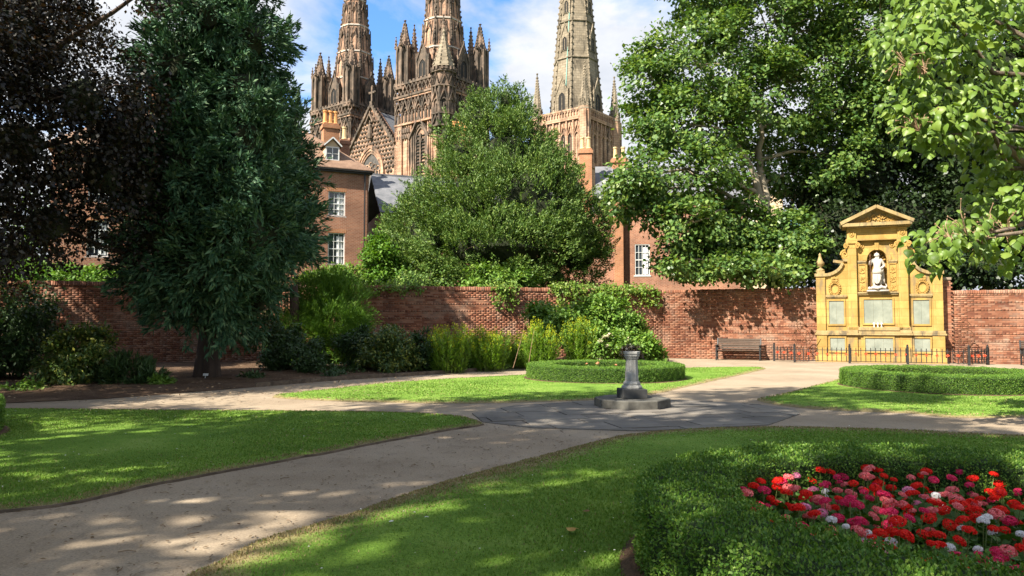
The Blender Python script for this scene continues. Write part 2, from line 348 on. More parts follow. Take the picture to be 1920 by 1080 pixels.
M['l_bright'] = leafmat('bright feathery leaf', g_((0.055, 0.14, 0.014), (0.09, 0.19, 0.02), (0.145, 0.25, 0.03)), 0.3, (1.2, 1.2, 0.4), 0.55, 0.25)
M['l_dull'] = leafmat('dull shrub leaf', g_((0.022, 0.052, 0.014), (0.035, 0.075, 0.02), (0.06, 0.105, 0.03)), 0.2, (1.2, 1.2, 0.5), 0.5, 0.35)
M['l_varieg'] = leafmat('yellow splashed leaf', g_((0.04, 0.085, 0.018), (0.06, 0.11, 0.022), (0.085, 0.13, 0.028), (0.30, 0.30, 0.05)), 0.2, (1.2, 1.2, 0.5), 0.45, 0.4)
M['l_box'] = leafmat('box leaf', g_((0.05, 0.125, 0.016), (0.085, 0.18, 0.024), (0.125, 0.235, 0.032), (0.21, 0.31, 0.05)), 0.2, (1.2, 1.2, 0.4), 0.5, 0.28, 0.6, 3.0)
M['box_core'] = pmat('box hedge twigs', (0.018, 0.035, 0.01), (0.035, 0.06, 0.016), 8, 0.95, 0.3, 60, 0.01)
M['crown_filler'] = pmat('dark crown filler', (0.012, 0.018, 0.008), (0.03, 0.035, 0.015), 3, 0.95, 0.6, 14, 0.05)  # near-black green, paints the shade deep inside the crowns
M['l_golden'] = leafmat('goldenrod leaf', g_((0.11, 0.22, 0.026), (0.16, 0.29, 0.034), (0.23, 0.36, 0.05)), 0.3, (1.2, 1.2, 0.4), 0.55, 0.25)
M['f_golden'] = leafmat('goldenrod flower', g_((0.24, 0.32, 0.02), (0.33, 0.37, 0.02), (0.42, 0.40, 0.025)), 0.25, (1.1, 1.1, 0.5), 0.7, 0.1)
M['f_cream'] = leafmat('cream blossom', g_((0.45, 0.42, 0.26), (0.55, 0.5, 0.33), (0.6, 0.48, 0.36)), 0.2, (1.1, 1, 0.8), 0.7, 0.1)
M['l_ivy'] = leafmat('vine leaf', g_((0.08, 0.16, 0.02), (0.13, 0.22, 0.03), (0.22, 0.28, 0.05)), 0.3, (1.2, 1.2, 0.4), 0.5, 0.3)
M['l_geranium'] = leafmat('geranium leaf', g_((0.045, 0.11, 0.018), (0.065, 0.15, 0.022), (0.10, 0.19, 0.032)), 0.2, (1.2, 1.2, 0.4), 0.6, 0.3)
M['blade'] = leafmat('grass blade', g_((0.09, 0.175, 0.022), (0.155, 0.262, 0.04), (0.235, 0.325, 0.075)), 0.25, (1.2, 1.2, 0.4), 0.6, 0.2, 0.4, 0.9)
M['blade_dry'] = leafmat('dry grass blade', g_((0.19, 0.155, 0.07), (0.28, 0.225, 0.11), (0.36, 0.29, 0.16)), 0.2, (1.1, 1.0, 0.7), 0.8, 0.1)
M['litter'] = leafmat('fallen leaf litter', g_((0.09, 0.06, 0.036), (0.15, 0.105, 0.065), (0.25, 0.19, 0.12), (0.12, 0.065, 0.035)), 0.1, (1.1, 1, 0.7), 0.8, 0.15)
M['petal_fallen'] = leafmat('fallen pale petal', g_((0.5, 0.48, 0.4), (0.65, 0.63, 0.56), (0.7, 0.7, 0.65)), 0.1, (1, 1, 1), 0.8, 0.15)
def petal(n, a, b, c): return leafmat(n, g_(a, b, c), 0.2, (1.2, 0.9, 0.9), 0.6, 0.2, 0.15, 9)
M['p_red'] = petal('red petal', (0.66, 0.008, 0.006), (0.78, 0.016, 0.008), (0.84, 0.035, 0.014))
M['p_crimson'] = petal('crimson petal', (0.58, 0.012, 0.075), (0.70, 0.025, 0.11), (0.76, 0.06, 0.16))
M['p_salmon'] = petal('salmon petal', (0.72, 0.10, 0.12), (0.80, 0.18, 0.18), (0.84, 0.28, 0.27))
M['p_pink'] = petal('pale pink petal', (0.74, 0.16, 0.32), (0.80, 0.26, 0.42), (0.83, 0.40, 0.54))
M['p_white'] = petal('white petal', (0.70, 0.70, 0.70), (0.78, 0.78, 0.78), (0.82, 0.82, 0.82))
M['p_peach'] = petal('peach petal', (0.7, 0.25, 0.12), (0.78, 0.36, 0.2), (0.8, 0.42, 0.26))
# ------------------------------------------------------------------ foliage helpers
def nrm(a): return a / np.maximum(np.linalg.norm(a, axis=1, keepdims=True), 1e-9)
def leafgeo(P, D, N, L, W, fold=0.12, mid=0.45):
    """one folded diamond leaf per row"""
    D = nrm(D); S = nrm(np.cross(D, N)); N2 = np.cross(S, D)
    L = np.asarray(L).reshape(-1, 1); W = np.asarray(W).reshape(-1, 1)
    m = P + D * L * mid
    V = np.stack([P, m + S * W * 0.5 + N2 * W * fold, P + D * L, m - S * W * 0.5 + N2 * W * fold], 1)
    F = np.arange(len(P) * 4).reshape(-1, 4)
    return V.reshape(-1, 3), F
def fib(n, rng, jit=0.5):
    i = np.arange(n) + 0.5; ph = np.arccos(np.clip(1 - 2 * i / n, -1, 1)); th = math.pi * (1 + 5 ** 0.5) * i + rng.uniform(0, 6.28)
    d = np.stack([np.cos(th) * np.sin(ph), np.sin(th) * np.sin(ph), np.cos(ph)], 1)
    return nrm(d + rng.normal(0, jit / math.sqrt(n) * 1.5, d.shape))
def crown(lobes, N, clump_n=40, clump_r=0.45, L=0.14, W=0.1, seed=1, mode='leaf', sub=14, subr=0.40, inner=0.15, flat=0.7, droop=0.3, rin=0.55, zmin=-9):
    """leaves gathered in clumps on the bumps of several lobes"""
    rng = np.random.default_rng(seed); lobes = np.array(lobes, float)
    area = (lobes[:, 3] * lobes[:, 4] + lobes[:, 4] * lobes[:, 5] + lobes[:, 3] * lobes[:, 5])
    Ps, Ds, Ns = [], [], []
    for lb, ar in zip(lobes, area / area.sum()):
        c = lb[:3]; r = lb[3:6]; nc = max(3, int(N * ar / clump_n))
        sd = fib(sub, rng, 1.0); sc_ = c + sd * r * rng.uniform(rin, 0.88, (sub, 1)); sr = subr * rng.uniform(0.65, 1.3, (sub, 1))
        k = rng.integers(0, sub, nc)
        cd = nrm(rng.normal(size=(nc, 3)) + sd[k] * 0.7)
        cp = sc_[k] + cd * r * sr[k] * np.sqrt(rng.uniform(0.35, 1, (nc, 1)))
        ins = rng.random(nc) < inner
        cp[ins] = c + nrm(rng.normal(size=(ins.sum(), 3))) * r * rng.uniform(0.2, 0.75, (ins.sum(), 1))
        out = nrm((cp - c) / r)
        cnt = rng.poisson(clump_n, nc); idx = np.repeat(np.arange(nc), cnt)
        n = len(idx); o = out[idx]
        if mode == 'leaf':
            P = cp[idx] + rng.normal(size=(n, 3)) * clump_r * np.array([1, 1, flat]) * 0.6
            D = o * 0.5 + rng.normal(0, 0.6, (n, 3)) + np.array([0, 0, -droop])
            Nn = np.array([0, 0, 0.9]) + o * 0.5 + rng.normal(0, 0.35, (n, 3))
        else:  # plumes: blades fanning along an axis
            ax = nrm(out + rng.normal(0, 0.3, out.shape) + np.array([0, 0, droop]))[idx]
            t = rng.random((n, 1)); spread = clump_r * (0.15 + 0.5 * (1 - t)) 
            P = cp[idx] + ax * (t - 0.3) * clump_r * 2.0 + rng.normal(size=(n, 3)) * spread * 0.55
            D = ax + rng.normal(0, 0.42, (n, 3)); Nn = o * 0.6 + np.array([0, 0, 0.5]) + rng.normal(0, 0.5, (n, 3))
        Ps.append(P); Ds.append(D); Ns.append(Nn)
    P = np.concatenate(Ps); D = np.concatenate(Ds); Nn = np.concatenate(Ns)
    ok = P[:, 2] > zmin; P, D, Nn = P[ok], D[ok], Nn[ok]
    s = rng.uniform(0.65, 1.3, len(P))
    return leafgeo(P, D, Nn, L * s, W * s)
def limb(mb, a, b, r0, r1, rng, n=6, wob=0.12, n_side=7):
    a = Vector(a); b = Vector(b); d = (b - a).length; pts = []; rr = []
    for i in range(n + 1):
        t = i / n; p = a.lerp(b, t) + Vector((rng.normal(), rng.normal(), 0.4 * rng.normal())) * d * wob * 0.35 * math.sin(math.pi * t) + Vector((0, 0, d * 0.08 * math.sin(math.pi * t)))
        pts.append(p); rr.append(r0 + (r1 - r0) * t)
    mb.tube(pts, rr, n_side)
def make_tree(name, label, base, fork, lobes, leafm, barkm, N, trunk_r=0.3, group=None, limbs=True, twigs=3, root=True, cat='tree', flare=1.5, stems=None, core=0.0, **kw):
    rng = np.random.default_rng(kw.get('seed', 1))
    e = empty(name, base); b = Vector(base)
    lob = [(x - b.x, y - b.y, z - b.z, rx, ry, rz) for x, y, z, rx, ry, rz in lobes]
    f = Vector(fork) - b; mb = MB()
    mb.tube([(0, 0, -0.15), (0, 0, 0.12), (f.x * 0.08, f.y * 0.08, f.z * 0.18), f * 0.55 + Vector((0.06, 0.03, 0)), f], [trunk_r * flare, trunk_r * flare * 0.85, trunk_r, trunk_r * 0.88, trunk_r * 0.75], 12)
    nodes = [(f - Vector((0, 0, 0.25)), trunk_r * 0.5)]
    for sp_ in (stems or []):                      # main stems rising from the fork
        pts = [f - Vector((0, 0, 0.3))] + [Vector(q) - b for q in sp_]; m_ = len(pts)
        fine = []
        for i in range(m_ - 1):
            for q in range(5): fine.append(pts[i].lerp(pts[i + 1], q / 5) + Vector((rng.normal(), rng.normal(), 0)) * 0.06)
        fine.append(pts[-1]); rr_ = [trunk_r * (0.8 - 0.62 * i / (len(fine) - 1)) for i in range(len(fine))]
        mb.tube(fine, rr_, 9); nodes += [(p_, r_ * 0.75) for p_, r_ in zip(fine, rr_)]
    if limbs:
        for lb in lob:
            c = Vector(lb[:3]); lowr = [n_ for n_ in nodes if n_[0].z < c.z - 0.3] or nodes[:1]
            src, r0_ = min(lowr, key=lambda n_: (n_[0] - c).length); limb(mb, src, c, min(r0_, trunk_r * 0.5), trunk_r * 0.14, rng)
            for q in range(twigs):
                d = Vector(nrm(rng.normal(size=(1, 3)))[0] * np.array(lb[3:6]) * 0.75)
                limb(mb, c, c + d, trunk_r * 0.15, 0.012, rng, 4, n_side=5)
    mb.build('trunk', barkm, e, smooth=True)
    V, F = crown(lob, N, **kw); quads('crown', V, F, leafm, e)
    if core:                                       # solid dark lumps inside the leaves, inner shade put into their colour
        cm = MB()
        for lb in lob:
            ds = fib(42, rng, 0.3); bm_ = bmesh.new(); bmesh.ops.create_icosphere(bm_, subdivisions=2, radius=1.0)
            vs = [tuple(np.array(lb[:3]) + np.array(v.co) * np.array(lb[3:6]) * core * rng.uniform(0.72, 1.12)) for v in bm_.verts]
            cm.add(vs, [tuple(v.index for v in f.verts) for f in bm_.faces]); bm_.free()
        stuff(cm.build('dark_filler', M['crown_filler'], e))
    tag(e, label, cat, group); return e
def make_shrub(name, label, lobes, leafm, N, cat='shrub', group=None, stems=5, **kw):
    b = Vector((np.mean([l[0] for l in lobes]), np.mean([l[1] for l in lobes]), 0.0))
    if kw.get('basez'): b.z = kw.pop('basez')
    rng = np.random.default_rng(kw.get('seed', 1)); e = empty(name, b)
    lob = [(x - b.x, y - b.y, z - b.z, rx, ry, rz) for x, y, z, rx, ry, rz in lobes]
    mb = MB()
    for lb in lob:
        for q in range(stems):
            c = Vector(lb[:3]) + Vector(rng.normal(size=3)) * 0.35 * lb[3]
            limb(mb, (c.x * 0.3, c.y * 0.3, -0.05), c, 0.03, 0.008, rng, 4, n_side=5)
    mb.build('stem', M['bark_dark'], e)
    kw.setdefault('zmin', 0.01)
    V, F = crown(lob, N, **kw); quads('foliage', V, F, leafm, e)
    tag(e, label, cat, group); return e

# ------------------------------------------------------------------ ground
def inside(P, poly):
    x, y = P[:, 0], P[:, 1]; r = np.zeros(len(P), bool); n = len(poly)
    for i in range(n):
        x0, y0 = poly[i]; x1, y1 = poly[(i + 1) % n]
        with np.errstate(divide='ignore', invalid='ignore'):
            r ^= ((y0 > y) != (y1 > y)) & (x < (x1 - x0) * (y - y0) / (y1 - y0) + x0)
    return r
def edgedist(P, poly, skip=()):
    d = np.full(len(P), 99.0); n = len(poly)
    for i in range(n):
        if i in skip: continue
        a = np.array(poly[i]); b = np.array(poly[(i + 1) % n]); ab = b - a
        t = np.clip(((P - a) @ ab) / max(ab @ ab, 1e-9), 0, 1)
        d = np.minimum(d, np.linalg.norm(P - (a + t[:, None] * ab), axis=1))
    return d
def smooth_poly(pts, per=0.25, jit=0.02, seed=0, closed=True):
    """Catmull-Rom resample with slight wander"""
    rng = random.Random(seed); n = len(pts); out = []
    for i in range(n):
        p0, p1, p2, p3 = (Vector(pts[(i + k) % n]) for k in (-1, 0, 1, 2))
        m = max(1, int((p2 - p1).length / per))
        m = min(m, 40)
        for q in range(m):
            t = q / m
            c = 0.5 * ((2 * p1) + (p2 - p0) * t + (2 * p0 - 5 * p1 + 4 * p2 - p3) * t * t + (3 * p1 - p0 - 3 * p2 + p3) * t ** 3)
            out.append((c.x + rng.gauss(0, jit), c.y + rng.gauss(0, jit)))
    return out

mb = MB(); mb.add([(-900, -900, -0.02), (900, -900, -0.02), (900, 900, -0.02), (-900, 900, -0.02)], [(0, 1, 2, 3)])
struct(mb.build('ground', M['rough_ground']))
WC = Vector((6.9, 34.0)); ER = Vector((0.922, -0.387)); EL = Vector((0.96, 0.279))   # wall corner, wall directions
mb = MB(); pl = [(-34, -14), (30, -14), (34, 22.4), (WC.x + 0.1, WC.y + 0.1), (-34, 22.15)]
mb.add([(x, y, 0.0) for x, y in pl], [tuple(range(5))]); struct(mb.build('path', M['path']))

def lawn(name, poly, thick, seed, dryw=0.18, blades=0, dens=900, spacing=0.3, ymax=15.0):
    rng = np.random.default_rng(seed); A = np.array(poly); n = len(poly)
    x0, y0 = A.min(0); x1, y1 = A.max(0)
    gx, gy = np.meshgrid(np.arange(x0, x1, spacing), np.arange(y0, y1, spacing)); G = np.stack([gx.ravel(), gy.ravel()], 1)
    G += rng.uniform(-0.08, 0.08, G.shape); G = G[inside(G, poly)]; dd = edgedist(G, poly); G = G[dd > 0.06]; 
    # extra rows near the edge so the dry margin is smooth
    pts = [Vector(p) for p in poly] + [Vector(p) for p in G]
    r = mgeo.delaunay_2d_cdt(pts, [(i, (i + 1) % n) for i in range(n)], [], 1, 1e-4)
    VV = np.array([(v.x, v.y) for v in r[0]]); TT = [f for f in r[2]]
    cen = np.array([VV[list(f)].mean(0) for f in TT]); keep = inside(cen, poly); TT = [f for f, k in zip(TT, keep) if k]
    d = edgedist(VV, poly); z = thick * np.clip(d / 0.10, 0, 1) ** 0.6 + 0.004 + 0.012 * np.sin(VV[:, 0] * 0.9) * np.sin(VV[:, 1] * 0.8) * np.clip(d, 0, 1)
    me = bpy.data.meshes.new(name); me.from_pydata([(a, b, c) for (a, b), c in zip(VV, z)], [], [tuple(f) for f in TT])
    at_ = me.attributes.new('dry', 'FLOAT', 'POINT')
    loc = dryw * (1.0 + 0.8 * np.sin(VV[:, 0] * 1.3 + seed) * np.sin(VV[:, 1] * 0.9))
    at_.data.foreach_set('value', np.clip(1.0 - d / np.maximum(loc, 0.03), 0, 1).astype(np.float32))
    me.materials.append(M['turf']); me.shade_smooth()
    o = bpy.data.objects.new(name, me); col.objects.link(o); struct(o)
    if blades:
        P = rng.uniform((x0, y0), (x1, y1), (int(blades * 7), 2))
        vis = (np.abs(P[:, 0]) < P[:, 1] * 0.76 + 1.6) & (P[:, 1] > 2.2) & (P[:, 1] < ymax)
        P = P[vis]; P = P[rng.random(len(P)) < np.clip((6.0 / P[:, 1]) ** 1.3, 0, 1)]
        P = P[inside(P, poly)][:blades]; d = edgedist(P, poly)
        # ragged tufts leaning over the edge are longer
        n_ = len(P); h = rng.uniform(0.014, 0.030, n_) * np.where(d < 0.10, 0.75, 1.0); wd = rng.uniform(0.004, 0.007, n_) * np.clip(P[:, 1] / 5, 1, 3)
        B = np.column_stack([P, 0.004 + thick * np.clip(d / 0.10, 0, 1) ** 0.6 - 0.004]); D = np.column_stack([rng.normal(0, 0.5, (n_, 2)), np.ones(n_)])
        S = nrm(np.column_stack([rng.normal(size=(n_, 2)), np.zeros(n_)])); D = nrm(D)
        V = np.stack([B - S * wd[:, None], B + S * wd[:, None], B + D * h[:, None]], 1)
        dry = rng.random(n_) < np.clip(1.1 - d / max(dryw * 1.1, 0.05), 0.03, 0.9)
        for nm, mk, mt in (('grass_blades', ~dry, M['blade']), ('dry_grass_blades', dry, M['blade_dry'])):
            q = V[mk].reshape(-1, 3); s = quads(nm, q, np.arange(len(q)).reshape(-1, 3), mt, o); stuff(s)
    return o

# outlines on the ground, metres
nl = smooth_poly([gr(905, 797), gr(870, 783), gr(760, 776), gr(600, 773), gr(300, 771), (-11.5, 13.6), (-16, 12.8), (-16, 4.5), (-8, 5.2), gr(0, 962), gr(300, 908), gr(600, 853), gr(750, 824), gr(850, 806)], 0.22, 0.012, 1)
lawn('lawn', nl, 0.035, 1, 0.22, 110000)
nr = smooth_poly([gr(1195, 814), gr(1300, 806), gr(1450, 802), gr(1700, 808), gr(1920, 818), (11.5, 10.0), (13, 2), (6, 0.4), (0, 1.2), (-1.9, 3.2), gr(430, 1040), gr(650, 965), gr(830, 906), gr(1000, 860), gr(1120, 828)], 0.22, 0.014, 2)
lawn('lawn', nr, 0.03, 2, 0.62, 190000)
bl = smooth_poly([gr(510, 745), gr(600, 733), gr(760, 717), gr(985, 704), gr(1150, 695), gr(1290, 691), gr(1425, 690), gr(1420, 696), gr(1330, 716), gr(1220, 740), gr(1150, 748), gr(1000, 754), gr(850, 757), gr(650, 753)], 0.3, 0.016, 3)
lawn('lawn', bl, 0.045, 3, 0.2, 40000, ymax=32)
br_ = smooth_poly([gr(1420, 751), gr(1475, 738), gr(1560, 715), gr(1625, 699), gr(1760, 696), gr(1920, 695), (18, 24), (22, 19), (19, 14.5), gr(1920, 783), gr(1700, 775), gr(1520, 767)], 0.3, 0.016, 4)
lawn('lawn', br_, 0.045, 4, 0.2, 40000, ymax=32)

# edging boards along the near path
def edging(name, poly, i0, i1):
    mb = MB(); n = len(poly)
    for i in range(i0, i1):
        a = poly[i % n]; b = poly[(i + 1) % n]
        mb.bar((a[0], a[1], 0.008), (b[0], b[1], 0.006), 0.014, 0.034)
    return struct(mb.build(name, M['edging']))
A = np.array(nl); k0 = int(np.argmin(np.abs(A - np.array(gr(0, 962))).sum(1))); edging('path_edging', nl, k0 - 6, len(nl))

# bed soil along the wall, with its low timber edge
bedpts = [gr(-260, 770), gr(0, 757), gr(200, 748), gr(330, 738), gr(480, 726), gr(620, 714), gr(800, 703), gr(985, 690), gr(1100, 680), gr(1235, 676)]
mb = MB(); nb = len(bedpts); back = [tuple(WC + EL * -t) for t in (0.05, 5, 10, 14, 17, 20, 22.5, 25, 28, 32)]
vs = []; fs = []
rows = 7
for i in range(nb):
    a = Vector(bedpts[i]); b = Vector(back[nb - 1 - i])
    for j in range(rows):
        t = j / (rows - 1); p = a.lerp(b, t); vs.append((p.x, p.y, 0.012 + 0.10 * min(1, t * 3) + 0.03 * math.sin(i * 2.1 + j * 1.7) * (0 < j < rows - 1)))
for i in range(nb - 1):
    for j in range(rows - 1): fs.append((i * rows + j, (i + 1) * rows + j, (i + 1) * rows + j + 1, i * rows + j + 1))
mb.add(vs, fs); struct(mb.build('flower_bed', M['soil'], smooth=True))
mb = MB()
for i in range(4, nb - 1):
    a, b = bedpts[i], bedpts[i + 1]; mb.bar((a[0], a[1], 0.05), (b[0], b[1], 0.05), 0.05, 0.12)
struct(mb.build('bed_edging', M['edging']))

# ------------------------------------------------------------------ paving round the pedestal, slab by slab
SUNDIAL = gr(1185, 763)
pv = [gr(905, 792), gr(885, 776), gr(960, 762), gr(1090, 753), gr(1240, 750), gr(1400, 757), gr(1490, 768), gr(1500, 777), gr(1440, 798), gr(1300, 806), gr(1190, 809), gr(1000, 803)]
def clip(poly, a, b):
    out = []; n = len(poly); side = lambda p: (b[0] - a[0]) * (p[1] - a[1]) - (b[1] - a[1]) * (p[0] - a[0])
    for i in range(n):
        p, q = poly[i], poly[(i + 1) % n]; sp, sq = side(p), side(q)
        if sp >= 0: out.append(p)
        if (sp >= 0) != (sq >= 0):
            t = sp / (sp - sq); out.append((p[0] + (q[0] - p[0]) * t, p[1] + (q[1] - p[1]) * t))
    return out
ar = sum(pv[i][0] * pv[(i + 1) % len(pv)][1] - pv[(i + 1) % len(pv)][0] * pv[i][1] for i in range(len(pv)))
if ar < 0: pv = pv[::-1]
mb = MB(); mb.add([(x, y, 0.004) for x, y in pv], [tuple(range(len(pv)))]); pave = struct(mb.build('paving', M['soil']))
rng = random.Random(5); ca, sa = math.cos(R(14)), math.sin(R(14))
y = -4.5
while y < 4.5:
    h = rng.choice([0.5, 0.62, 0.75]); x = -5 + rng.random() * 0.6
    while x < 5:
        wd = rng.choice([0.55, 0.75, 0.92, 1.1]); g = 0.011
        q = [(x + g, y + g), (x + wd - g, y + g), (x + wd - g, y + h - g), (x + g, y + h - g)]
        q = [(SUNDIAL[0] + a * ca - b * sa, SUNDIAL[1] + a * sa + b * ca) for a, b in q]
        for i in range(len(pv)):
            q = clip(q, pv[i], pv[(i + 1) % len(pv)])
            if len(q) < 3: break
        if len(q) >= 3:
            area = abs(sum(q[i][0] * q[(i + 1) % len(q)][1] - q[(i + 1) % len(q)][0] * q[i][1] for i in range(len(q)))) / 2
            if area > 0.03:
                z = 0.016 + rng.gauss(0, 0.003); n = len(q); mb = MB(); tl = rng.gauss(0, 0.004)
                mb.add([(a, b, z + tl * (a - q[0][0])) for a, b in q] + [(a, b, 0.0) for a, b in q], [tuple(range(n))] + [(i, i + n, (i + 1) % n + n, (i + 1) % n) for i in range(n)])
                mb.build('slab', M['slab'], pave)
        x += wd
    y += h

# ------------------------------------------------------------------ garden walls, brick by brick
BL, BH, JT = 0.232, 0.0765, 0.009
def brick_wall(name, label, origin, rz, length, height, pick, seed, thick=0.36, x_from=0.0, coping=True):
    """pick(x, z) scores how large a brick shows; the 300 best are objects of their own"""
    e = empty(name, (*origin, 0), rz); tag(e, label, 'wall'); rng = np.random.default_rng(seed)
    mb = MB(); mb.box(x_from, length, 0.012, thick, -0.1, height - 0.02); mb.build('wall_core', M['mortar'], e)
    rows = int((height - (0.12 if coping else 0)) / BH); items = []
    for r_ in range(rows):
        hd = (r_ % 4 == 3); bl_ = BL / 2 if hd else BL
        x = x_from - (0.0 if r_ % 2 else bl_ / 2)
        while x < length:
            a, b = max(x, x_from), min(x + bl_, length)
            if b - a > 0.05: items.append((a + JT / 2, b - JT / 2, r_ * BH + JT / 2, (r_ + 1) * BH - JT / 2))
            x += bl_
    I = np.array(items); n = len(I); pr = np.abs(rng.normal(0, 0.004, n)) ; pr[rng.random(n) < 0.02] -= 0.006
    full = (I[:, 1] - I[:, 0]) > 0.2
    score = np.array([pick(a, z) for a, z in zip(I[:, 0], I[:, 2])]); score[~full] = -9
    best = np.argsort(-score)[:300]; rest = np.ones(n, bool); rest[best] = False
    J = I[rest]; p = pr[rest]; m = len(J)
    V = np.zeros((m, 8, 3)); jit = rng.normal(0, 0.0016, (m, 2))
    for k, (xi, yi, zi) in enumerate([(0, 0, 2), (1, 0, 2), (1, 0, 3), (0, 0, 3), (0, 1, 2), (1, 1, 2), (1, 1, 3), (0, 1, 3)]):
        V[:, k, 0] = J[:, xi]; V[:, k, 1] = -p if yi == 0 else 0.03; V[:, k, 2] = J[:, zi] + jit[:, 0]
    F = (np.arange(m)[:, None, None] * 8 + np.array([[0, 1, 2, 3], [1, 5, 6, 2], [4, 0, 3, 7], [3, 2, 6, 7], [0, 4, 5, 1]])[None]).reshape(-1, 4)
    stuff(quads('brickwork', V.reshape(-1, 3), F, M['brick'], e))
    mb = MB(); w2, h2 = (BL - JT) / 2, (BH - JT) / 2; mb.box(-w2, w2, -0.0, 0.034, -h2, h2); first = None
    for i in best:
        x = (I[i, 0] + I[i, 1]) / 2; z = (I[i, 2] + I[i, 3]) / 2
        if first is None: o = first = mb.build('brick', M['brick'], e)
        else: o = first.copy(); col.objects.link(o); o.parent = e
        o.location = (x, -pr[i] - 0.001, z); o.rotation_euler = (0, rng.normal(0, 0.006), 0)
    if coping:      # brick-on-edge coping, each brick laid across the wall
        K = np.arange(x_from, length - 0.07, 0.078); m = len(K); V = np.zeros((m, 8, 3))
        zt = height - 0.005 + rng.normal(0, 0.006, m)
        for k, (xo, yo, zo) in enumerate([(0, 0, 0), (1, 0, 0), (1, 0, 1), (0, 0, 1), (0, 1, 0), (1, 1, 0), (1, 1, 1), (0, 1, 1)]):
            V[:, k, 0] = K + (0.004 if xo == 0 else 0.072); V[:, k, 1] = (-0.025 if yo == 0 else thick + 0.02) + rng.normal(0, 0.003, m); V[:, k, 2] = (rows * BH + 0.006) if zo == 0 else zt
        F = (np.arange(m)[:, None, None] * 8 + np.array([[0, 1, 2, 3], [1, 5, 6, 2], [4, 0, 3, 7], [3, 2, 6, 7], [5, 4, 7, 6]])[None]).reshape(-1, 4)
        stuff(quads('coping', V.reshape(-1, 3), F, M['brick'], e))
    return e
LL = 40.0; S = WC - EL * LL
aL = math.atan2(EL.y, EL.x); aR = math.atan2(ER.y, ER.x)
brick_wall('brick_wall', 'long old red brick garden wall behind the flower border and cypress', S, aL, LL, 3.15, lambda x, z: 9 - abs(x - 28.5) * 0.35 - abs(z - 2.35) if z > 1.3 else -5, 11)
MEM = 8.88; MHW = 2.33      # the memorial's place along the right wall
brick_wall('brick_wall', 'sunlit red brick wall behind the bench with leaf shadows', WC, aR, MEM - MHW + 0.05, 3.12, lambda x, z: x * 0.2 - abs(z - 1.4), 12)
brick_wall('brick_wall', 'patchy brick wall on the far side of the stone memorial from the bench', WC, aR, 24, 2.9, lambda x, z: -abs(x - 13.5) - 0.6 * abs(z - 1.6), 13, x_from=MEM + MHW + 0.30)
pier = brick_wall('brick_pier', 'narrow brick pier with flat stone cap against the memorial flank', WC - Vector((-ER.y, ER.x)) * 0.12, aR, MEM + MHW + 0.30, 3.35, lambda x, z: -abs(z - 1.7), 14, 0.55, MEM + MHW - 0.03, False)
pier['category'] = 'pier'
mb = MB(); mb.box(MEM + MHW - 0.04, MEM + MHW + 0.34, -0.05, 0.58, 3.32, 3.42); mb.build('cap', M['mortar'], pier, bevel=0.01)
# ------------------------------------------------------------------ stone memorial
def arch(cx, z0, zs, hw, n=12, pointed=0.0):
    """outline of an arched opening from the sill up and round"""
    p = [(cx + hw, z0)]
    if pointed:
        r = hw * (1 + pointed); c = hw - r                         # two centred arch
        a1 = math.acos((r - hw) / r)
        for i in range(n // 2 + 1):
            a = a1 * i / (n // 2); p.append((cx + c + r * math.cos(a), zs + r * math.sin(a)))
        for i in range(n // 2 - 1, -1, -1):
            a = a1 * i / (n // 2); p.append((cx - c - r * math.cos(a), zs + r * math.sin(a)))
    else:
        for i in range(n + 1):
            a = math.pi * i / n; p.append((cx + hw * math.cos(a), zs + hw * math.sin(a)))
    p.append((cx - hw, z0)); return p
mloc = WC + ER * MEM - Vector((-ER.y, ER.x)) * 0.60
mem = empty('war_memorial', (mloc.x, mloc.y, 0), aR); mem.scale = (0.845, 1.04, 1.04)
tag(mem, 'tall honey coloured stone war memorial with pediment, niche and dark name panels', 'memorial')
H, HC = M['honey'], M['honey_cap']
mb = MB(); mb.box(-2.76, 2.76, 0, 0.95, -0.1, 1.06)                                   # plinth
for x0, x1 in ((-2.76, -2.28), (-1.36, -0.92), (0.92, 1.40), (2.24, 2.76)): mb.box(x0 + 0.002, x1 - 0.002, -0.07, 0.1, -0.1, 1.04)
mb.box(-2.83, 2.83, -0.12, 0.2, -0.1, 0.22); plinth = mb.build('plinth', H, mem, bevel=0.012)
mb = MB(); mb.box(-2.84, 2.84, -0.10, 0.98, 1.06, 1.13); mb.box(-2.80, 2.80, -0.06, 0.97, 1.13, 1.24)
for x0, x1 in ((-1.40, -0.88), (0.88, 1.44)): mb.box(x0, x1, -0.17, 0.0, 1.063, 1.135); mb.box(x0 + 0.03, x1 - 0.03, -0.13, 0.0, 1.137, 1.25)
mb.box(-1.36, 1.36, -0.09, 0.3, 1.243, 1.38); mb.build('ledge', HC, mem, bevel=0.012)
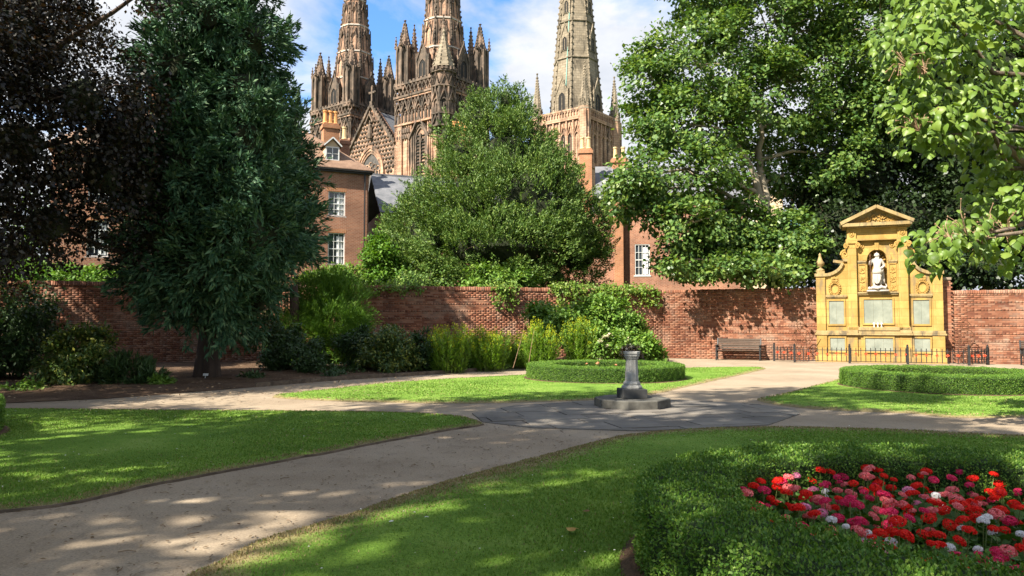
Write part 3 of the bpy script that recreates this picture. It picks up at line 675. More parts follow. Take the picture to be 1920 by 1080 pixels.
# wings with swept tops
def wing(s):
    mb = MB(); xs = [1.0, 1.42, 1.52]; top = [(1.0, 4.02), (1.47, 4.02)]
    for i in range(9):
        a = math.pi / 2 * i / 8; top.append((1.50 + 0.88 * (1 - math.cos(a)), 3.42 + 0.58 * (1 - math.sin(a))))
    poly = [(1.0, 1.24)] + top + [(2.72, 3.42), (2.72, 1.24)]
    mb.prism([(s * x, z) for x, z in poly], 0.13, 0.80); mb.build('wing', H, mem)
    mb = MB(); t2 = top[1:] + [(2.42, 3.41)]
    for a, b in zip(t2[:-1], t2[1:]): mb.bar((s * a[0], 0.46, a[1] + 0.04), (s * b[0], 0.46, b[1] + 0.04), 0.86, 0.13)
    mb.box(*sorted((s * 1.26, s * 1.5)), 0.05, 0.85, 3.98, 4.09)
    mb.build('coping', HC, mem, bevel=0.01)
    mb = MB(); vo = []                                     # volute at the head of the sweep
    for i in range(26):
        a = i / 25 * 4.2 * math.pi; r = 0.20 * (1 - i / 30); vo.append((s * (1.40 + r * math.cos(a)), 0.10, 4.25 + r * math.sin(a)))
    mb.tube(vo, 0.045, 6); mb.lathe([(0.17, -0.0), (0.17, 0.5)], 14, (0, 0, 0)); mb.v = mb.v[:]
    k = 26 * 6
    for i in range(k, len(mb.v)): x, y, z = mb.v[i]; mb.v[i] = (s * 1.40 + x, 0.13 + z, 4.24 + y)
    mb.build('volute', M['wreath'], mem)
    mb = MB(); mb.box(*sorted((s * 2.32, s * 2.74)), 0.06, 0.84, 1.24, 3.40); mb.build('end_pier', H, mem, bevel=0.01)
    mb = MB(); mb.box(*sorted((s * 2.27, s * 2.80)), 0.01, 0.89, 3.40, 3.53); mb.box(*sorted((s * 2.33, s * 2.74)), 0.07, 0.83, 3.53, 3.62); mb.build('pier_cap', HC, mem, bevel=0.012)
    mb = MB(); mb.lathe([(0.20, 0), (0.20, 0.08), (0.10, 0.14), (0.08, 0.2), (0.19, 0.28), (0.21, 0.36), (0.14, 0.44), (0.09, 0.56), (0.055, 0.66), (0.07, 0.71), (0.0, 0.78)], 14, (s * 2.535, 0.45, 3.62)); mb.build('finial', HC, mem, smooth=True)
    mb = MB(); cx = s * 1.90; mb.tube([(cx + 0.225 * math.cos(a), 0.12, 2.93 + 0.235 * math.sin(a)) for a in np.linspace(0, 2 * math.pi, 25)], 0.045, 6)
    for a in np.linspace(0, 2 * math.pi, 21)[:-1]:
        for q in (-0.05, 0.05): mb.bar((cx + (0.225 + q * 0.3) * math.cos(a), 0.085, 2.93 + (0.235 + q * 0.3) * math.sin(a)), (cx + (0.225 + q) * math.cos(a + 0.17), 0.075, 2.93 + (0.235 + q) * math.sin(a + 0.17)), 0.05, 0.03)
    mb.build('wreath', M['wreath'], mem)
    mb = MB(); mb.box(cx - 0.14, cx + 0.14, 0.05, 0.14, 3.20, 3.25)
    for i in range(5): mb.lathe([(0.028, 0), (0.04, 0.05), (0.03, 0.1), (0.0, 0.12)], 6, (cx - 0.12 + 0.06 * i, 0.09, 3.25 + 0.02 * (2 - abs(i - 2))))
    mb.build('crown', M['wreath'], mem)
    mb = MB(); mb.box(*sorted((s * 1.36, s * 2.31)), 0.05, 0.15, 2.58, 2.66); mb.box(*sorted((s * 1.40, s * 2.28)), 0.08, 0.15, 2.53, 2.58); mb.build('moulding', HC, mem)
    def panel(x0, x1, z0, z1, y):
        x0, x1 = sorted((x0, x1)); mb = MB(); o = [(x0 - 0.07, z0 - 0.07), (x1 + 0.07, z0 - 0.07), (x1 + 0.07, z1 + 0.07), (x0 - 0.07, z1 + 0.07)]
        mb.ring(o, [(x0, z0), (x1, z0), (x1, z1), (x0, z1)], y - 0.045, y + 0.02); mb.build('panel_frame', H, mem, bevel=0.006)
        n = 3 if x1 - x0 > 1 else 2; wv = (x1 - x0) / n
        for i in range(n):
            mb = MB(); mb.box(x0 + i * wv + 0.003, x0 + (i + 1) * wv - 0.003, y - 0.012, y + 0.02, z0, z1); mb.build('name_panel', M['slate_panel'], mem)
    panel(s * 1.50, s * 2.17, 1.50, 2.42, 0.13); panel(s * 1.49, s * 2.15, 0.44, 0.95, 0.0)
    if s > 0: panel(-0.62, 0.62, 1.53, 2.46, 0.10); panel(-0.60, 0.60, 0.44, 0.95, 0.0)
for s in (-1, 1): wing(s)
# centre block with the niche cut through its front
NX, NZ0, NZS, NHW = 0.0, 2.76, 3.98, 0.43
op = arch(NX, NZ0, NZS, NHW, 14); n = len(op)
mb = MB(); outer = []
for (x, z) in op:                                           # matching points on the block's rectangle
    if z <= NZ0 + 1e-6: outer.append((1.20 if x > 0 else -1.20, NZ0))
    else:
        a = math.atan2(z - NZS, x); t = min(1.20 / max(abs(math.cos(a)), 1e-6), 0.78 / max(math.sin(a), 1e-6)); outer.append((t * math.cos(a), NZS + t * math.sin(a)))
vs = [(x, 0.10, z) for x, z in outer] + [(x, 0.10, z) for x, z in op] + [(x, 0.42, z) for x, z in op]
fs = [(i, i + 1, n + i + 1, n + i) for i in range(n - 1)] + [(n + i, n + i + 1, 2 * n + i + 1, 2 * n + i) for i in range(n - 1)] + [tuple(range(2 * n, 3 * n)), (n, 2 * n, 3 * n - 1, 2 * n - 1)]
mb.add(vs, fs); mb.box(-1.20, 1.20, 0.10, 0.92, 1.24, NZ0 - 0.001); mb.box(-1.20, 1.20, 0.43, 0.92, NZ0, 4.76)
for s in (-1, 1): mb.box(*sorted((s * 1.198, s * 1.20)), 0.10, 0.44, NZ0, 4.76)
mb.box(-1.2, 1.2, 0.1, 0.44, 4.758, 4.77)
mb.build('centre_block', H, mem)
mb = MB()
for i in range(9):                                           # scallop shell ribs in the head of the niche
    a = math.pi * (i + 0.5) / 9; mb.bar((0.05 * math.cos(a), 0.41, NZS + 0.02), (0.40 * math.cos(a), 0.33, NZS + 0.40 * math.sin(a)), 0.075, 0.05)
mb.build('shell', M['wreath'], mem)
mb = MB(); o2 = arch(NX, 3.98, NZS, NHW + 0.20, 14); i2 = arch(NX, 3.98, NZS, NHW + 0.02, 14)
for (a, b, c, d) in zip(o2[1:-2], o2[2:-1], i2[1:-2], i2[2:-1]): mb.add([(a[0], 0.03, a[1]), (b[0], 0.03, b[1]), (d[0], 0.03, d[1]), (c[0], 0.03, c[1]), (a[0], 0.12, a[1]), (b[0], 0.12, b[1]), (d[0], 0.12, d[1]), (c[0], 0.12, c[1])], [(0, 1, 2, 3), (0, 4, 5, 1), (3, 2, 6, 7)])
mb.prism([(-0.07, 4.40), (0.07, 4.40), (0.10, 4.72), (-0.10, 4.72)], 0.0, 0.12); mb.build('archivolt', H, mem)
for s in (-1, 1):
    mb = MB(); mb.box(*sorted((s * 0.47, s * 0.86)), 0.03, 0.11, 3.93, 4.0); mb.box(*sorted((s * 0.47, s * 0.86)), 0.06, 0.11, 3.88, 3.93); mb.build('impost', HC, mem)
    mb = MB(); o = [(s * 0.50, 2.80), (s * 0.83, 2.80), (s * 0.83, 3.86), (s * 0.50, 3.86)]; i_ = [(s * 0.53, 2.83), (s * 0.80, 2.83), (s * 0.80, 3.83), (s * 0.53, 3.83)]; mb.ring(o, i_, 0.07, 0.11)
    rr = random.Random(s + 4)
    for zc in (3.66, 3.30, 2.95):
        for q in range(9):
            a = q * 2.4; r = 0.012 * q + 0.01; mb.lathe([(0.012, -0.03), (0.03, 0), (0.0, 0.03)], 5, (s * 0.665 + r * math.cos(a), 0.095, zc + r * math.sin(a) * 0.8))
        mb.bar((s * 0.55, 0.085, zc - 0.12), (s * 0.665, 0.085, zc - 0.16), 0.03, 0.025); mb.bar((s * 0.665, 0.085, zc - 0.16), (s * 0.78, 0.085, zc - 0.12), 0.03, 0.025)
    mb.build('carved_panel', M['wreath'], mem)
    mb = MB(); x0, x1 = sorted((s * 0.90, s * 1.30)); mb.box(x0, x1, -0.06, 0.5, 1.25, 4.50); mb.box(x0 - 0.03, x1 + 0.03, -0.09, 0.2, 1.251, 1.42); mb.build('pilaster', H, mem, bevel=0.01)
    mb = MB(); mb.box(x0 - 0.05, x1 + 0.05, -0.12, 0.5, 4.68, 4.78); mb.box(x0 - 0.01, x1 + 0.01, -0.07, 0.3, 4.50, 4.68)
    for vx in (x0 - 0.06, x1 + 0.06):
        sp_ = [(vx + (0.12 - 0.0045 * i) * math.cos(i * 0.5) * 0.9, -0.10, 4.58 + (0.12 - 0.0045 * i) * math.sin(i * 0.5)) for i in range(24)]
        mb.tube(sp_, 0.03, 6)
    mb.build('capital', M['wreath'], mem)
    mb = MB(); rx = s * 0.66
    mb.tube([(rx + 0.09 * math.cos(a), 0.09, 4.58 + 0.09 * math.sin(a)) for a in np.linspace(0, 6.283, 13)], 0.03, 5); mb.lathe([(0.04, -0.03), (0.05, 0), (0, 0.04)], 7, (rx, 0.08, 4.58)); mb.build('rosette', M['wreath'], mem)
    mb = MB(); mb.box(x0, x1, -0.05, 0.5, 4.86, 5.26); mb.tube([((x0 + x1) / 2 + 0.10 * math.cos(a), -0.06, 5.06 + 0.10 * math.sin(a)) for a in np.linspace(0, 6.283, 13)], 0.03, 5); mb.lathe([(0.05, -0.04), (0.06, 0), (0, 0.05)], 7, ((x0 + x1) / 2, -0.06, 5.05)); mb.build('frieze_block', H, mem)
mb = MB(); mb.box(-1.36, 1.36, -0.10, 0.94, 4.781, 4.85); mb.box(-1.22, 1.22, 0.02, 0.90, 4.85, 5.28); mb.box(-1.0, 1.0, 0.0, 0.3, 4.85, 4.91); mb.build('frieze', H, mem)
mb = MB(); mb.box(-1.30, 1.30, -0.14, 0.96, 5.275, 5.33)
for i in range(26): mb.box(-1.27 + i * 0.1, -1.21 + i * 0.1, -0.19, -0.05, 5.285, 5.332)
mb.box(-1.50, 1.50, -0.30, 1.02, 5.333, 5.46)
for s in (-1, 1): mb.bar((s * 1.58, 0.36, 5.46), (0, 0.36, 6.08), 1.38, 0.13)
mb.prism([(-1.40, 5.46), (1.40, 5.46), (0, 6.03)], -0.02, 0.98); mb.build('pediment', HC, mem)
mb = MB(); rr = random.Random(3)
for i in range(120):
    x = rr.uniform(-0.95, 0.95); z = 5.5 + rr.random() * max(0.02, (0.95 - abs(x)) * 0.36)
    mb.lathe([(0.02, -0.03), (0.045, 0.0), (0.0, 0.04)], 5, (x, -0.05, z))
    mb.bar((x, -0.06, z), (x + rr.uniform(-0.1, 0.1), -0.05, z + rr.uniform(-0.03, 0.06)), 0.025, 0.03)
mb.build('tympanum_carving', M['wreath'], mem)
mb = MB(); mb.box(-0.86, 0.86, 0.02, 0.12, 2.64, 2.755); mb.box(-0.89, 0.89, -0.02, 0.12, 2.70, 2.757); mb.build('niche_sill', HC, mem)

# three little white crosses on the ledge
def on_mem(x, y, z):
    c, s = math.cos(aR), math.sin(aR); return (mloc.x + 0.845 * x * c - 1.04 * y * s, mloc.y + 0.845 * x * s + 1.04 * y * c, 1.04 * z)
mb = MB(); mb.box(-0.014, 0.014, -0.012, 0.012, 0, 0.2); mb.box(-0.05, 0.05, -0.011, 0.011, 0.125, 0.152); mb.box(-0.03, 0.03, -0.03, 0.03, 0, 0.012)
c0 = mb.build('small_cross', M['paint'], None, loc=on_mem(-0.2, -0.03, 1.381)); c0.rotation_euler = (0, 0, aR); tag(c0, 'small white cross on the memorial ledge, the one towards the bench', 'cross', 'small crosses on the memorial ledge')
for x, lb in ((-0.04, 'small white cross between two others on the memorial ledge'), (0.12, 'small white cross on the memorial ledge, the one towards the brick pier')):
    c = c0.copy(); col.objects.link(c); c.location = on_mem(x, -0.03, 1.381); c['label'] = lb

# ------------------------------------------------------------------ statue in the niche
st = empty('statue', on_mem(0.0, 0.10, 2.76), aR); tag(st, 'white stone statue of a helmeted knight with spear and shield in the niche', 'statue')
J = dict(pel=(0.0, 0, 0.86), wai=(0.0, 0, 1.0), che=(0.0, 0.01, 1.18), nek=(0.0, 0, 1.34), hed=(0.0, -0.02, 1.44), top=(0, -0.01, 1.53),
         sr=(-0.16, 0.0, 1.28), er=(-0.27, -0.03, 1.10), hr=(-0.26, -0.16, 1.22), fr=(-0.255, -0.19, 1.27),
         sl=(0.16, 0, 1.28), el=(0.27, 0.02, 1.06), hl=(0.15, -0.10, 0.96), fl=(0.11, -0.12, 0.95),
         pr=(-0.09, 0, 0.80), kr=(-0.12, -0.07, 0.55), ar=(-0.12, -0.03, 0.28), tr=(-0.13, -0.14, 0.25),
         pl=(0.09, 0, 0.80), kl=(0.10, -0.03, 0.54), al=(0.11, 0.02, 0.27), tl=(0.13, -0.10, 0.25))
RD = dict(pel=0.145, wai=0.125, che=0.15, nek=0.062, hed=0.085, top=0.06, sr=0.085, er=0.055, hr=0.04, fr=0.035, sl=0.085, el=0.055, hl=0.042, fl=0.035, pr=0.10, kr=0.065, ar=0.048, tr=0.04, pl=0.10, kl=0.065, al=0.048, tl=0.04)
E = [('pel', 'wai'), ('wai', 'che'), ('che', 'nek'), ('nek', 'hed'), ('hed', 'top'), ('che', 'sr'), ('sr', 'er'), ('er', 'hr'), ('hr', 'fr'), ('che', 'sl'), ('sl', 'el'), ('el', 'hl'), ('hl', 'fl'),
     ('pel', 'pr'), ('pr', 'kr'), ('kr', 'ar'), ('ar', 'tr'), ('pel', 'pl'), ('pl', 'kl'), ('kl', 'al'), ('al', 'tl')]
def skin(name, J, RD, E, root, mat, parent):
    ks = list(J); me = bpy.data.meshes.new(name); me.from_pydata([J[k] for k in ks], [(ks.index(a), ks.index(b)) for a, b in E], [])
    me.materials.append(mat); o = bpy.data.objects.new(name, me); col.objects.link(o); o.parent = parent
    o.modifiers.new('skin', 'SKIN').use_smooth_shade = True
    for i, k in enumerate(ks): me.skin_vertices[0].data[i].radius = (RD[k], RD[k]); me.skin_vertices[0].data[i].use_root = (k == root)
    s = o.modifiers.new('sub', 'SUBSURF'); s.levels = s.render_levels = 2; return o
skin('body', J, RD, E, 'pel', M['statue'], st)
mb = MB(); mb.lathe([(0.10, -0.01), (0.115, 0.0), (0.10, 0.03), (0.085, 0.08), (0.05, 0.115), (0.0, 0.125)], 12, (0, -0.01, 1.47)); mb.bar((0, 0.09, 1.52), (0, -0.06, 1.60), 0.02, 0.05); mb.build('helmet', M['statue'], st, smooth=True)
mb = MB(); mb.lathe([(0.005, 0), (0.014, 0.02), (0.014, 1.28), (0.02, 1.3), (0.028, 1.34), (0.0, 1.46)], 7, (-0.26, -0.21, 0.12)); mb.build('spear', M['rust'], st)
mb = MB(); mb.prism([(-0.15, 0.72), (0.11, 0.72), (0.11, 0.50), (0.05, 0.36), (-0.02, 0.30), (-0.09, 0.36), (-0.15, 0.50)], -0.20, -0.165); mb.bar((-0.02, -0.205, 0.70), (-0.02, -0.205, 0.33), 0.03, 0.02, (0, 1, 0)); mb.build('shield', M['statue'], st, bevel=0.012)
mb = MB(); cl = []
for j in range(7):
    z = 1.30 - j * 0.165
    for i in range(9):
        t = i / 8 - 0.5; cl.append((t * (0.30 + j * 0.035) + 0.06, 0.10 + 0.025 * math.sin(i * 2.4 + j * 0.3) + 0.04 * (1 - abs(t) * 2), z))
fc = [(j * 9 + i, j * 9 + i + 1, (j + 1) * 9 + i + 1, (j + 1) * 9 + i) for j in range(6) for i in range(8)]; mb.add(cl, fc)
ck = mb.build('cloak', M['statue'], st, smooth=True); sm = ck.modifiers.new('thick', 'SOLIDIFY'); sm.thickness = 0.03
mb = MB(); mb.lathe([(0.16, 0.0), (0.19, -0.05), (0.20, -0.14), (0.16, -0.2)], 12, (0, 0, 0.92), cap=False); sk = mb.build('tunic', M['statue'], st, smooth=True); sm = sk.modifiers.new('thick', 'SOLIDIFY'); sm.thickness = 0.02
mb = MB(); rr = random.Random(9); mb.box(-0.40, 0.40, -0.26, 0.22, 0, 0.07)
for i in range(26):
    a = rr.uniform(0, 6.28); r = rr.uniform(0.04, 0.30); s = rr.uniform(0.05, 0.10); mb.lathe([(s, -0.04), (s * 1.1, s * 0.3), (s * 0.7, s), (0.0, s * 1.3)], 7, (r * math.cos(a), -0.06 + 0.5 * r * math.sin(a), 0.08 + 0.10 * rr.random() * (1 - r)))
mb.build('rock_base', M['statue'], st, smooth=True)
mb = MB(); mb.tube([(-0.30, -0.20, 0.12), (-0.18, -0.26, 0.17), (-0.02, -0.27, 0.14), (0.14, -0.26, 0.19), (0.26, -0.2, 0.14), (0.33, -0.1, 0.22), (0.30, -0.05, 0.32)], [0.035, 0.065, 0.075, 0.06, 0.045, 0.03, 0.012], 9); mb.lathe([(0.03, -0.05), (0.06, 0), (0.04, 0.06), (0, 0.08)], 8, (-0.31, -0.22, 0.13)); mb.build('dragon', M['statue'], st, smooth=True)

# ------------------------------------------------------------------ railing with poppies
nW = Vector((-ER.y, ER.x))       # into the wall
def wp(a, d): p = WC + ER * a - nW * d; return Vector((p.x, p.y, 0))   # along the wall, metres out from it
f0, f1, fd = 5.71, 11.83, 1.7
rail = empty('iron_railing', wp(MEM, fd), aR); rail.scale = (1, 1, 0.84); tag(rail, 'low black iron railing hung with red poppies round the memorial', 'railing')
inv = Matrix.Rotation(-aR, 3, 'Z')
def rl(a, d): return inv @ (wp(a, d) - wp(MEM, fd))
runs = [(rl(4.88, 0.9), rl(f0, fd)), (rl(f0, fd), rl(f1, fd)), (rl(f1, fd), rl(12.57, 0.9))]
post0 = bar0 = pop0 = None
def put(proto, p, parent, rz=0.0):
    o = proto.copy(); col.objects.link(o); o.parent = parent; o.location = p; o.rotation_euler = (0, 0, rz); return o
mb = MB(); mb.box(-0.042, 0.042, -0.042, 0.042, -0.03, 0.80); mb.lathe([(0.03, 0), (0.05, 0.02), (0.03, 0.05), (0.045, 0.08), (0.0, 0.13)], 8, (0, 0, 0.80)); post0 = mb.build('post', M['iron'], rail)
mb = MB(); mb.box(-0.014, 0.014, -0.014, 0.014, 0.08, 0.70); mb.lathe([(0.012, 0), (0.018, 0.02), (0.0, 0.05)], 4, (0, 0, 0.70)); bar0 = mb.build('bar', M['iron'], rail)
mb = MB()
for k in range(4):
    a = k * math.pi / 2 + 0.4; mb.add([(0, 0, 0), (0.045 * math.cos(a - 0.6), -0.012, 0.045 * math.sin(a - 0.6)), (0.07 * math.cos(a), -0.02, 0.07 * math.sin(a)), (0.045 * math.cos(a + 0.6), -0.014, 0.045 * math.sin(a + 0.6))], [(0, 1, 2, 3)])
mb.lathe([(0.02, -0.01), (0.024, 0.0), (0.0, 0.012)], 7, (0, -0.018, 0)); pop0 = mb.build('poppy', M['poppy'], rail); pm = pop0.modifiers.new('thick', 'SOLIDIFY'); pm.thickness = 0.012
fp = fb = fq = True; rr = random.Random(2)
for ri, (a, b) in enumerate(runs):
    L_ = (b - a).length; rz = math.atan2(b.y - a.y, b.x - a.x)
    for z in (0.10, 0.62): mb = MB(); mb.bar((a.x, a.y, z), (b.x, b.y, z), 0.03, 0.028); mb.build('rail', M['iron'], rail)
    npost = 4 if ri == 1 else 2
    for i in range(npost):
        if ri != 1 and ((ri == 0 and i == 1) or (ri == 2 and i == 0)): continue
        p = a.lerp(b, i / (npost - 1))
        if fp: post0.location = p; fp = False
        else: put(post0, p, rail, rz)
    nb_ = int(L_ / 0.17)
    for i in range(1, nb_):
        p = a.lerp(b, i / nb_)
        if fb: bar0.location = p; fb = False
        else: put(bar0, p, rail, rz)
        if i % 2 == 1:
            q = p + Vector((0, -0.03, 0.44 + rr.uniform(-0.02, 0.02)))
            if fq: pop0.location = q; fq = False
            else: o = put(pop0, q, rail); o.rotation_euler = (rr.uniform(-0.2, 0.2), rr.uniform(0, 3), rr.uniform(-0.3, 0.3))

# ------------------------------------------------------------------ wire soldiers
def wire_soldier(a, d, flip, label):
    e = empty('wire_soldier', wp(a, d), aR); tag(e, label, 'sculpture')
    f = flip
    def T(pts, nm, r=0.015, depth=0.0): 
        mb = MB(); mb.tube(smooth3([(f * x, depth + 0.04 * math.sin(7 * z), z) for x, z in pts]), r, 6); mb.build(nm, M['rust'], e, smooth=True)
    def smooth3(p):
        out = []; n = len(p)
        for i in range(n - 1):
            q = [Vector(p[max(0, min(n - 1, i + k))]) for k in (-1, 0, 1, 2)]
            for s in range(4):
                t = s / 4; out.append(0.5 * (2 * q[1] + (q[2] - q[0]) * t + (2 * q[0] - 5 * q[1] + 4 * q[2] - q[3]) * t * t + (3 * q[1] - q[0] - 3 * q[2] + q[3]) * t ** 3))
        out.append(Vector(p[-1])); return out
    T([(-0.19, 1.53), (-0.15, 1.56), (0.12, 1.55), (0.17, 1.52), (0.11, 1.62), (0.0, 1.70), (-0.11, 1.64), (-0.19, 1.53)], 'helmet')
    T([(-0.10, 1.55), (-0.13, 1.45), (-0.10, 1.37), (-0.02, 1.34), (0.06, 1.38), (0.09, 1.48), (0.08, 1.55)], 'head')
    T([(-0.08, 1.36), (-0.22, 1.28), (-0.31, 1.12), (-0.30, 0.92), (-0.20, 0.80), (-0.10, 0.78), (-0.04, 0.84)], 'arm')
    T([(0.06, 1.36), (0.22, 1.30), (0.32, 1.14), (0.34, 0.98), (0.24, 0.84), (0.10, 0.80), (0.02, 0.84)], 'arm', depth=0.1)
    T([(-0.22, 1.26), (-0.17, 1.0), (-0.18, 0.8), (-0.21, 0.55), (-0.16, 0.3), (-0.15, 0.08), (-0.25, 0.03), (-0.04, 0.0), (-0.05, 0.2), (-0.03, 0.45), (0.0, 0.68)], 'leg')
    T([(0.22, 1.26), (0.18, 1.0), (0.19, 0.8), (0.22, 0.55), (0.17, 0.3), (0.16, 0.08), (0.27, 0.03), (0.07, 0.0), (0.07, 0.2), (0.05, 0.45), (0.0, 0.68)], 'leg', depth=0.08)
    T([(-0.20, 0.93), (0.0, 0.90), (0.20, 0.93)], 'belt'); T([(-0.12, 1.33), (0.02, 1.15), (0.18, 0.93)], 'strap')
    mb = MB(); mb.tube([(f * 0.30, -0.05, 0.75), (f * 0.44, -0.05, 1.0), (f * 0.60, -0.05, 1.28)], [0.02, 0.018, 0.01], 6); mb.build('rifle', M['rust'], e)
wire_soldier(5.95, 0.95, 1, 'rusty wire outline of a soldier beside the bench end of the memorial')
wire_soldier(11.85, 0.85, -1, 'rusty wire outline of a soldier in front of the patchy brick wall')

# ------------------------------------------------------------------ benches
def bench():
    e = empty('park_bench'); S = M['wood']
    sl = None
    def slat(c, rx, hgt, nm='slat'):
        mb = MB(); mb.box(-0.92, 0.92, -hgt / 2, hgt / 2, -0.013, 0.013); o = mb.build(nm, S, e, bevel=0.004); o.location = c; o.rotation_euler = (rx, 0, 0)
    for i in range(5): slat((0, -0.18 + i * 0.092, 0.43 - 0.012 * i), R(-4), 0.075, 'seat_slat')
    for i in range(6): slat((0, 0.285 + i * 0.026, 0.50 + i * 0.078), R(76), 0.062, 'back_slat')
    for s in (-1, 1):
        x = s * 0.90; mb = MB()
        mb.bar((x, -0.24, 0), (x, -0.22, 0.63), 0.055, 0.06); mb.bar((x, 0.26, 0), (x, 0.26, 0.44), 0.055, 0.06); mb.bar((x, 0.26, 0.42), (x, 0.42, 0.94), 0.055, 0.055)
        mb.bar((x, -0.24, 0.40), (x, 0.27, 0.37), 0.05, 0.07); mb.bar((x, -0.24, 0.12), (x, 0.26, 0.12), 0.03, 0.04); mb.build('end_frame', M['iron'], e, bevel=0.006)
        mb = MB(); mb.bar((x, -0.30, 0.65), (x, 0.33, 0.64), 0.075, 0.05)
        for q in range(4): mb.bar((x, -0.14 + q * 0.11, 0.40), (x, -0.14 + q * 0.11, 0.64), 0.02, 0.02)
        mb.build('arm_rest', M['iron'], e, bevel=0.006)
    return e
b0 = bench(); b0.location = wp(3.41, 0.72); b0.rotation_euler = (0, 0, aR); tag(b0, 'dark slatted bench with iron arms standing before the leaf-shadowed wall', 'bench')
b1 = dup(b0); b1.location = wp(14.62, 0.8); tag(b1, 'dark slatted bench against the patchy brick wall past the memorial railing', 'bench')

# ------------------------------------------------------------------ pedestal
sd = empty('stone_pedestal', (*SUNDIAL, 0.012), R(8)); sd.scale = (0.87, 0.87, 0.95); tag(sd, 'grey stone sundial pedestal on a dark block and octagonal step', 'pedestal')
mb = MB(); a8 = math.pi / 8; mb.lathe([(0.81, 0), (0.82, 0.01), (0.82, 0.155), (0.805, 0.17)], 8, (0, 0, 0), a8); mb.build('step', M['slab_base'], sd, bevel=0.01)
mb = MB(); mb.box(-0.265, 0.265, -0.265, 0.265, 0.17, 0.35); mb.build('base_block', M['granite_dark'], sd, bevel=0.012)
mb = MB(); mb.lathe([(0.225, 0.35), (0.23, 0.38), (0.21, 0.41), (0.185, 0.425), (0.19, 0.45), (0.175, 0.48), (0.15, 0.50)], 8, (0, 0, 0), a8); mb.build('base_moulding', M['granite'], sd, bevel=0.006)
mb = MB(); mb.lathe([(0.148, 0.49), (0.128, 0.92), (0.128, 0.945)], 8, (0, 0, 0), a8); mb.build('shaft', M['granite'], sd, bevel=0.005)
mb = MB(); mb.lathe([(0.135, 0.93), (0.15, 0.95), (0.145, 0.965), (0.168, 0.985), (0.172, 1.01), (0.165, 1.02), (0.182, 1.035), (0.182, 1.075), (0.175, 1.082)], 8, (0, 0, 0), a8); mb.build('cap', M['granite'], sd, bevel=0.004)
mb = MB(); mb.lathe([(0.10, 1.082), (0.10, 1.09)], 20); mb.build('dial_plate', M['granite_dark'], sd)
# ------------------------------------------------------------------ cathedral with three spires
CT = R(-38)
SR, SDK, SB, SP = M['stone_red'], M['stone_dark'], M['stone_buff'], M['stone_pink']
def spin(k, c=(0, 0, 0)): return Matrix.Translation(c) @ Matrix.Rotation(k * math.pi / 2, 4, 'Z')
def crocket_spirelet(mb, c, r, h, n=8, ck=7, rot=0.0):
    """small crocketed spire on a point"""
    mb.lathe([(r, 0), (r * 1.08, h * 0.02), (0.05 * r + 0.04, h * 0.94), (0.14 * r + 0.08, h * 0.96), (0.03, h)], n, c, rot)
    for i in range(ck):
        t = (i + 0.6) / (ck + 0.6); q = r * (1 - t) + 0.05
        for k in range(4):
            a = rot + k * math.pi / 2; s = 0.085 * r + 0.05
            x, y, z = c[0] + q * math.cos(a), c[1] + q * math.sin(a), c[2] + h * t * 0.94
            mb.box(x - s, x + s, y - s, y + s, z - s, z + s)
    mb.box(c[0] - 0.10 - r * 0.1, c[0] + 0.10 + r * 0.1, c[1] - 0.1, c[1] + 0.1, c[2] + h * 0.965, c[2] + h * 0.985)
def gable_bars(mb, cx, z0, hw, hh, y, t=0.16, dep=0.3):
    mb.bar((cx - hw, y, z0), (cx, y, z0 + hh), dep, t, (0, 0, 1)); mb.bar((cx + hw, y, z0), (cx, y, z0 + hh), dep, t, (0, 0, 1))
    mb.box(cx - t * 0.6, cx + t * 0.6, y - t * 0.6, y + t * 0.6, z0 + hh, z0 + hh + 0.45)
def arch_ring(mb, cx, z0, zs, hw, wd, y0, y1, pointed=0.6):
    o = arch(cx, z0, zs, hw + wd, 10, pointed); i = arch(cx, z0, zs, hw, 10, pointed)
    for a, b, c, d in zip(o[:-1], o[1:], i[:-1], i[1:]):
        vs = [(p[0], y, p[1]) for y in (y0, y1) for p in (a, b, d, c)]
        mb.add(vs, [(0, 1, 2, 3), (0, 4, 5, 1), (2, 6, 7, 3), (4, 7, 6, 5)])
def pinnacle(par, c, wd, h0, hs, mat):
    mb = MB(); x, y, z = c; w2 = wd / 2
    mb.lathe([(w2 * 1.25, 0), (w2 * 1.25, 0.35), (w2 * 0.98, 0.45), (w2 * 0.98, h0)], 8, c, a8)
    for k in range(8):
        a = a8 * 2 * k + a8; q = w2 * 1.02
        px_, py_ = x + q * math.cos(a), y + q * math.sin(a)
        mb.box(px_ - 0.16, px_ + 0.16, py_ - 0.16, py_ + 0.16, z + 0.3, z + h0 + 0.3)
        if k % 2 == 0: crocket_spirelet(mb, (px_ * 1.0 + 0.25 * math.cos(a), py_ + 0.25 * math.sin(a), z + h0 + 0.25), 0.22, 1.9, 6, 3)
    for k in range(8):
        a = a8 * 2 * k; q = w2 * 1.0; px_, py_ = x + q * math.cos(a), y + q * math.sin(a)
        tx, ty = -math.sin(a) * 0.4, math.cos(a) * 0.4
        mb.bar((px_ - tx, py_ - ty, z + h0 - 0.7), (px_ + 0.06 * math.cos(a), py_ + 0.06 * math.sin(a), z + h0 + 0.5), 0.14, 0.14)
        mb.bar((px_ + tx, py_ + ty, z + h0 - 0.7), (px_ + 0.06 * math.cos(a), py_ + 0.06 * math.sin(a), z + h0 + 0.5), 0.14, 0.14)
    crocket_spirelet(mb, (x, y, z + h0), w2 * 0.88, hs, 8, 8)
    return mb.build('pinnacle', mat, par)
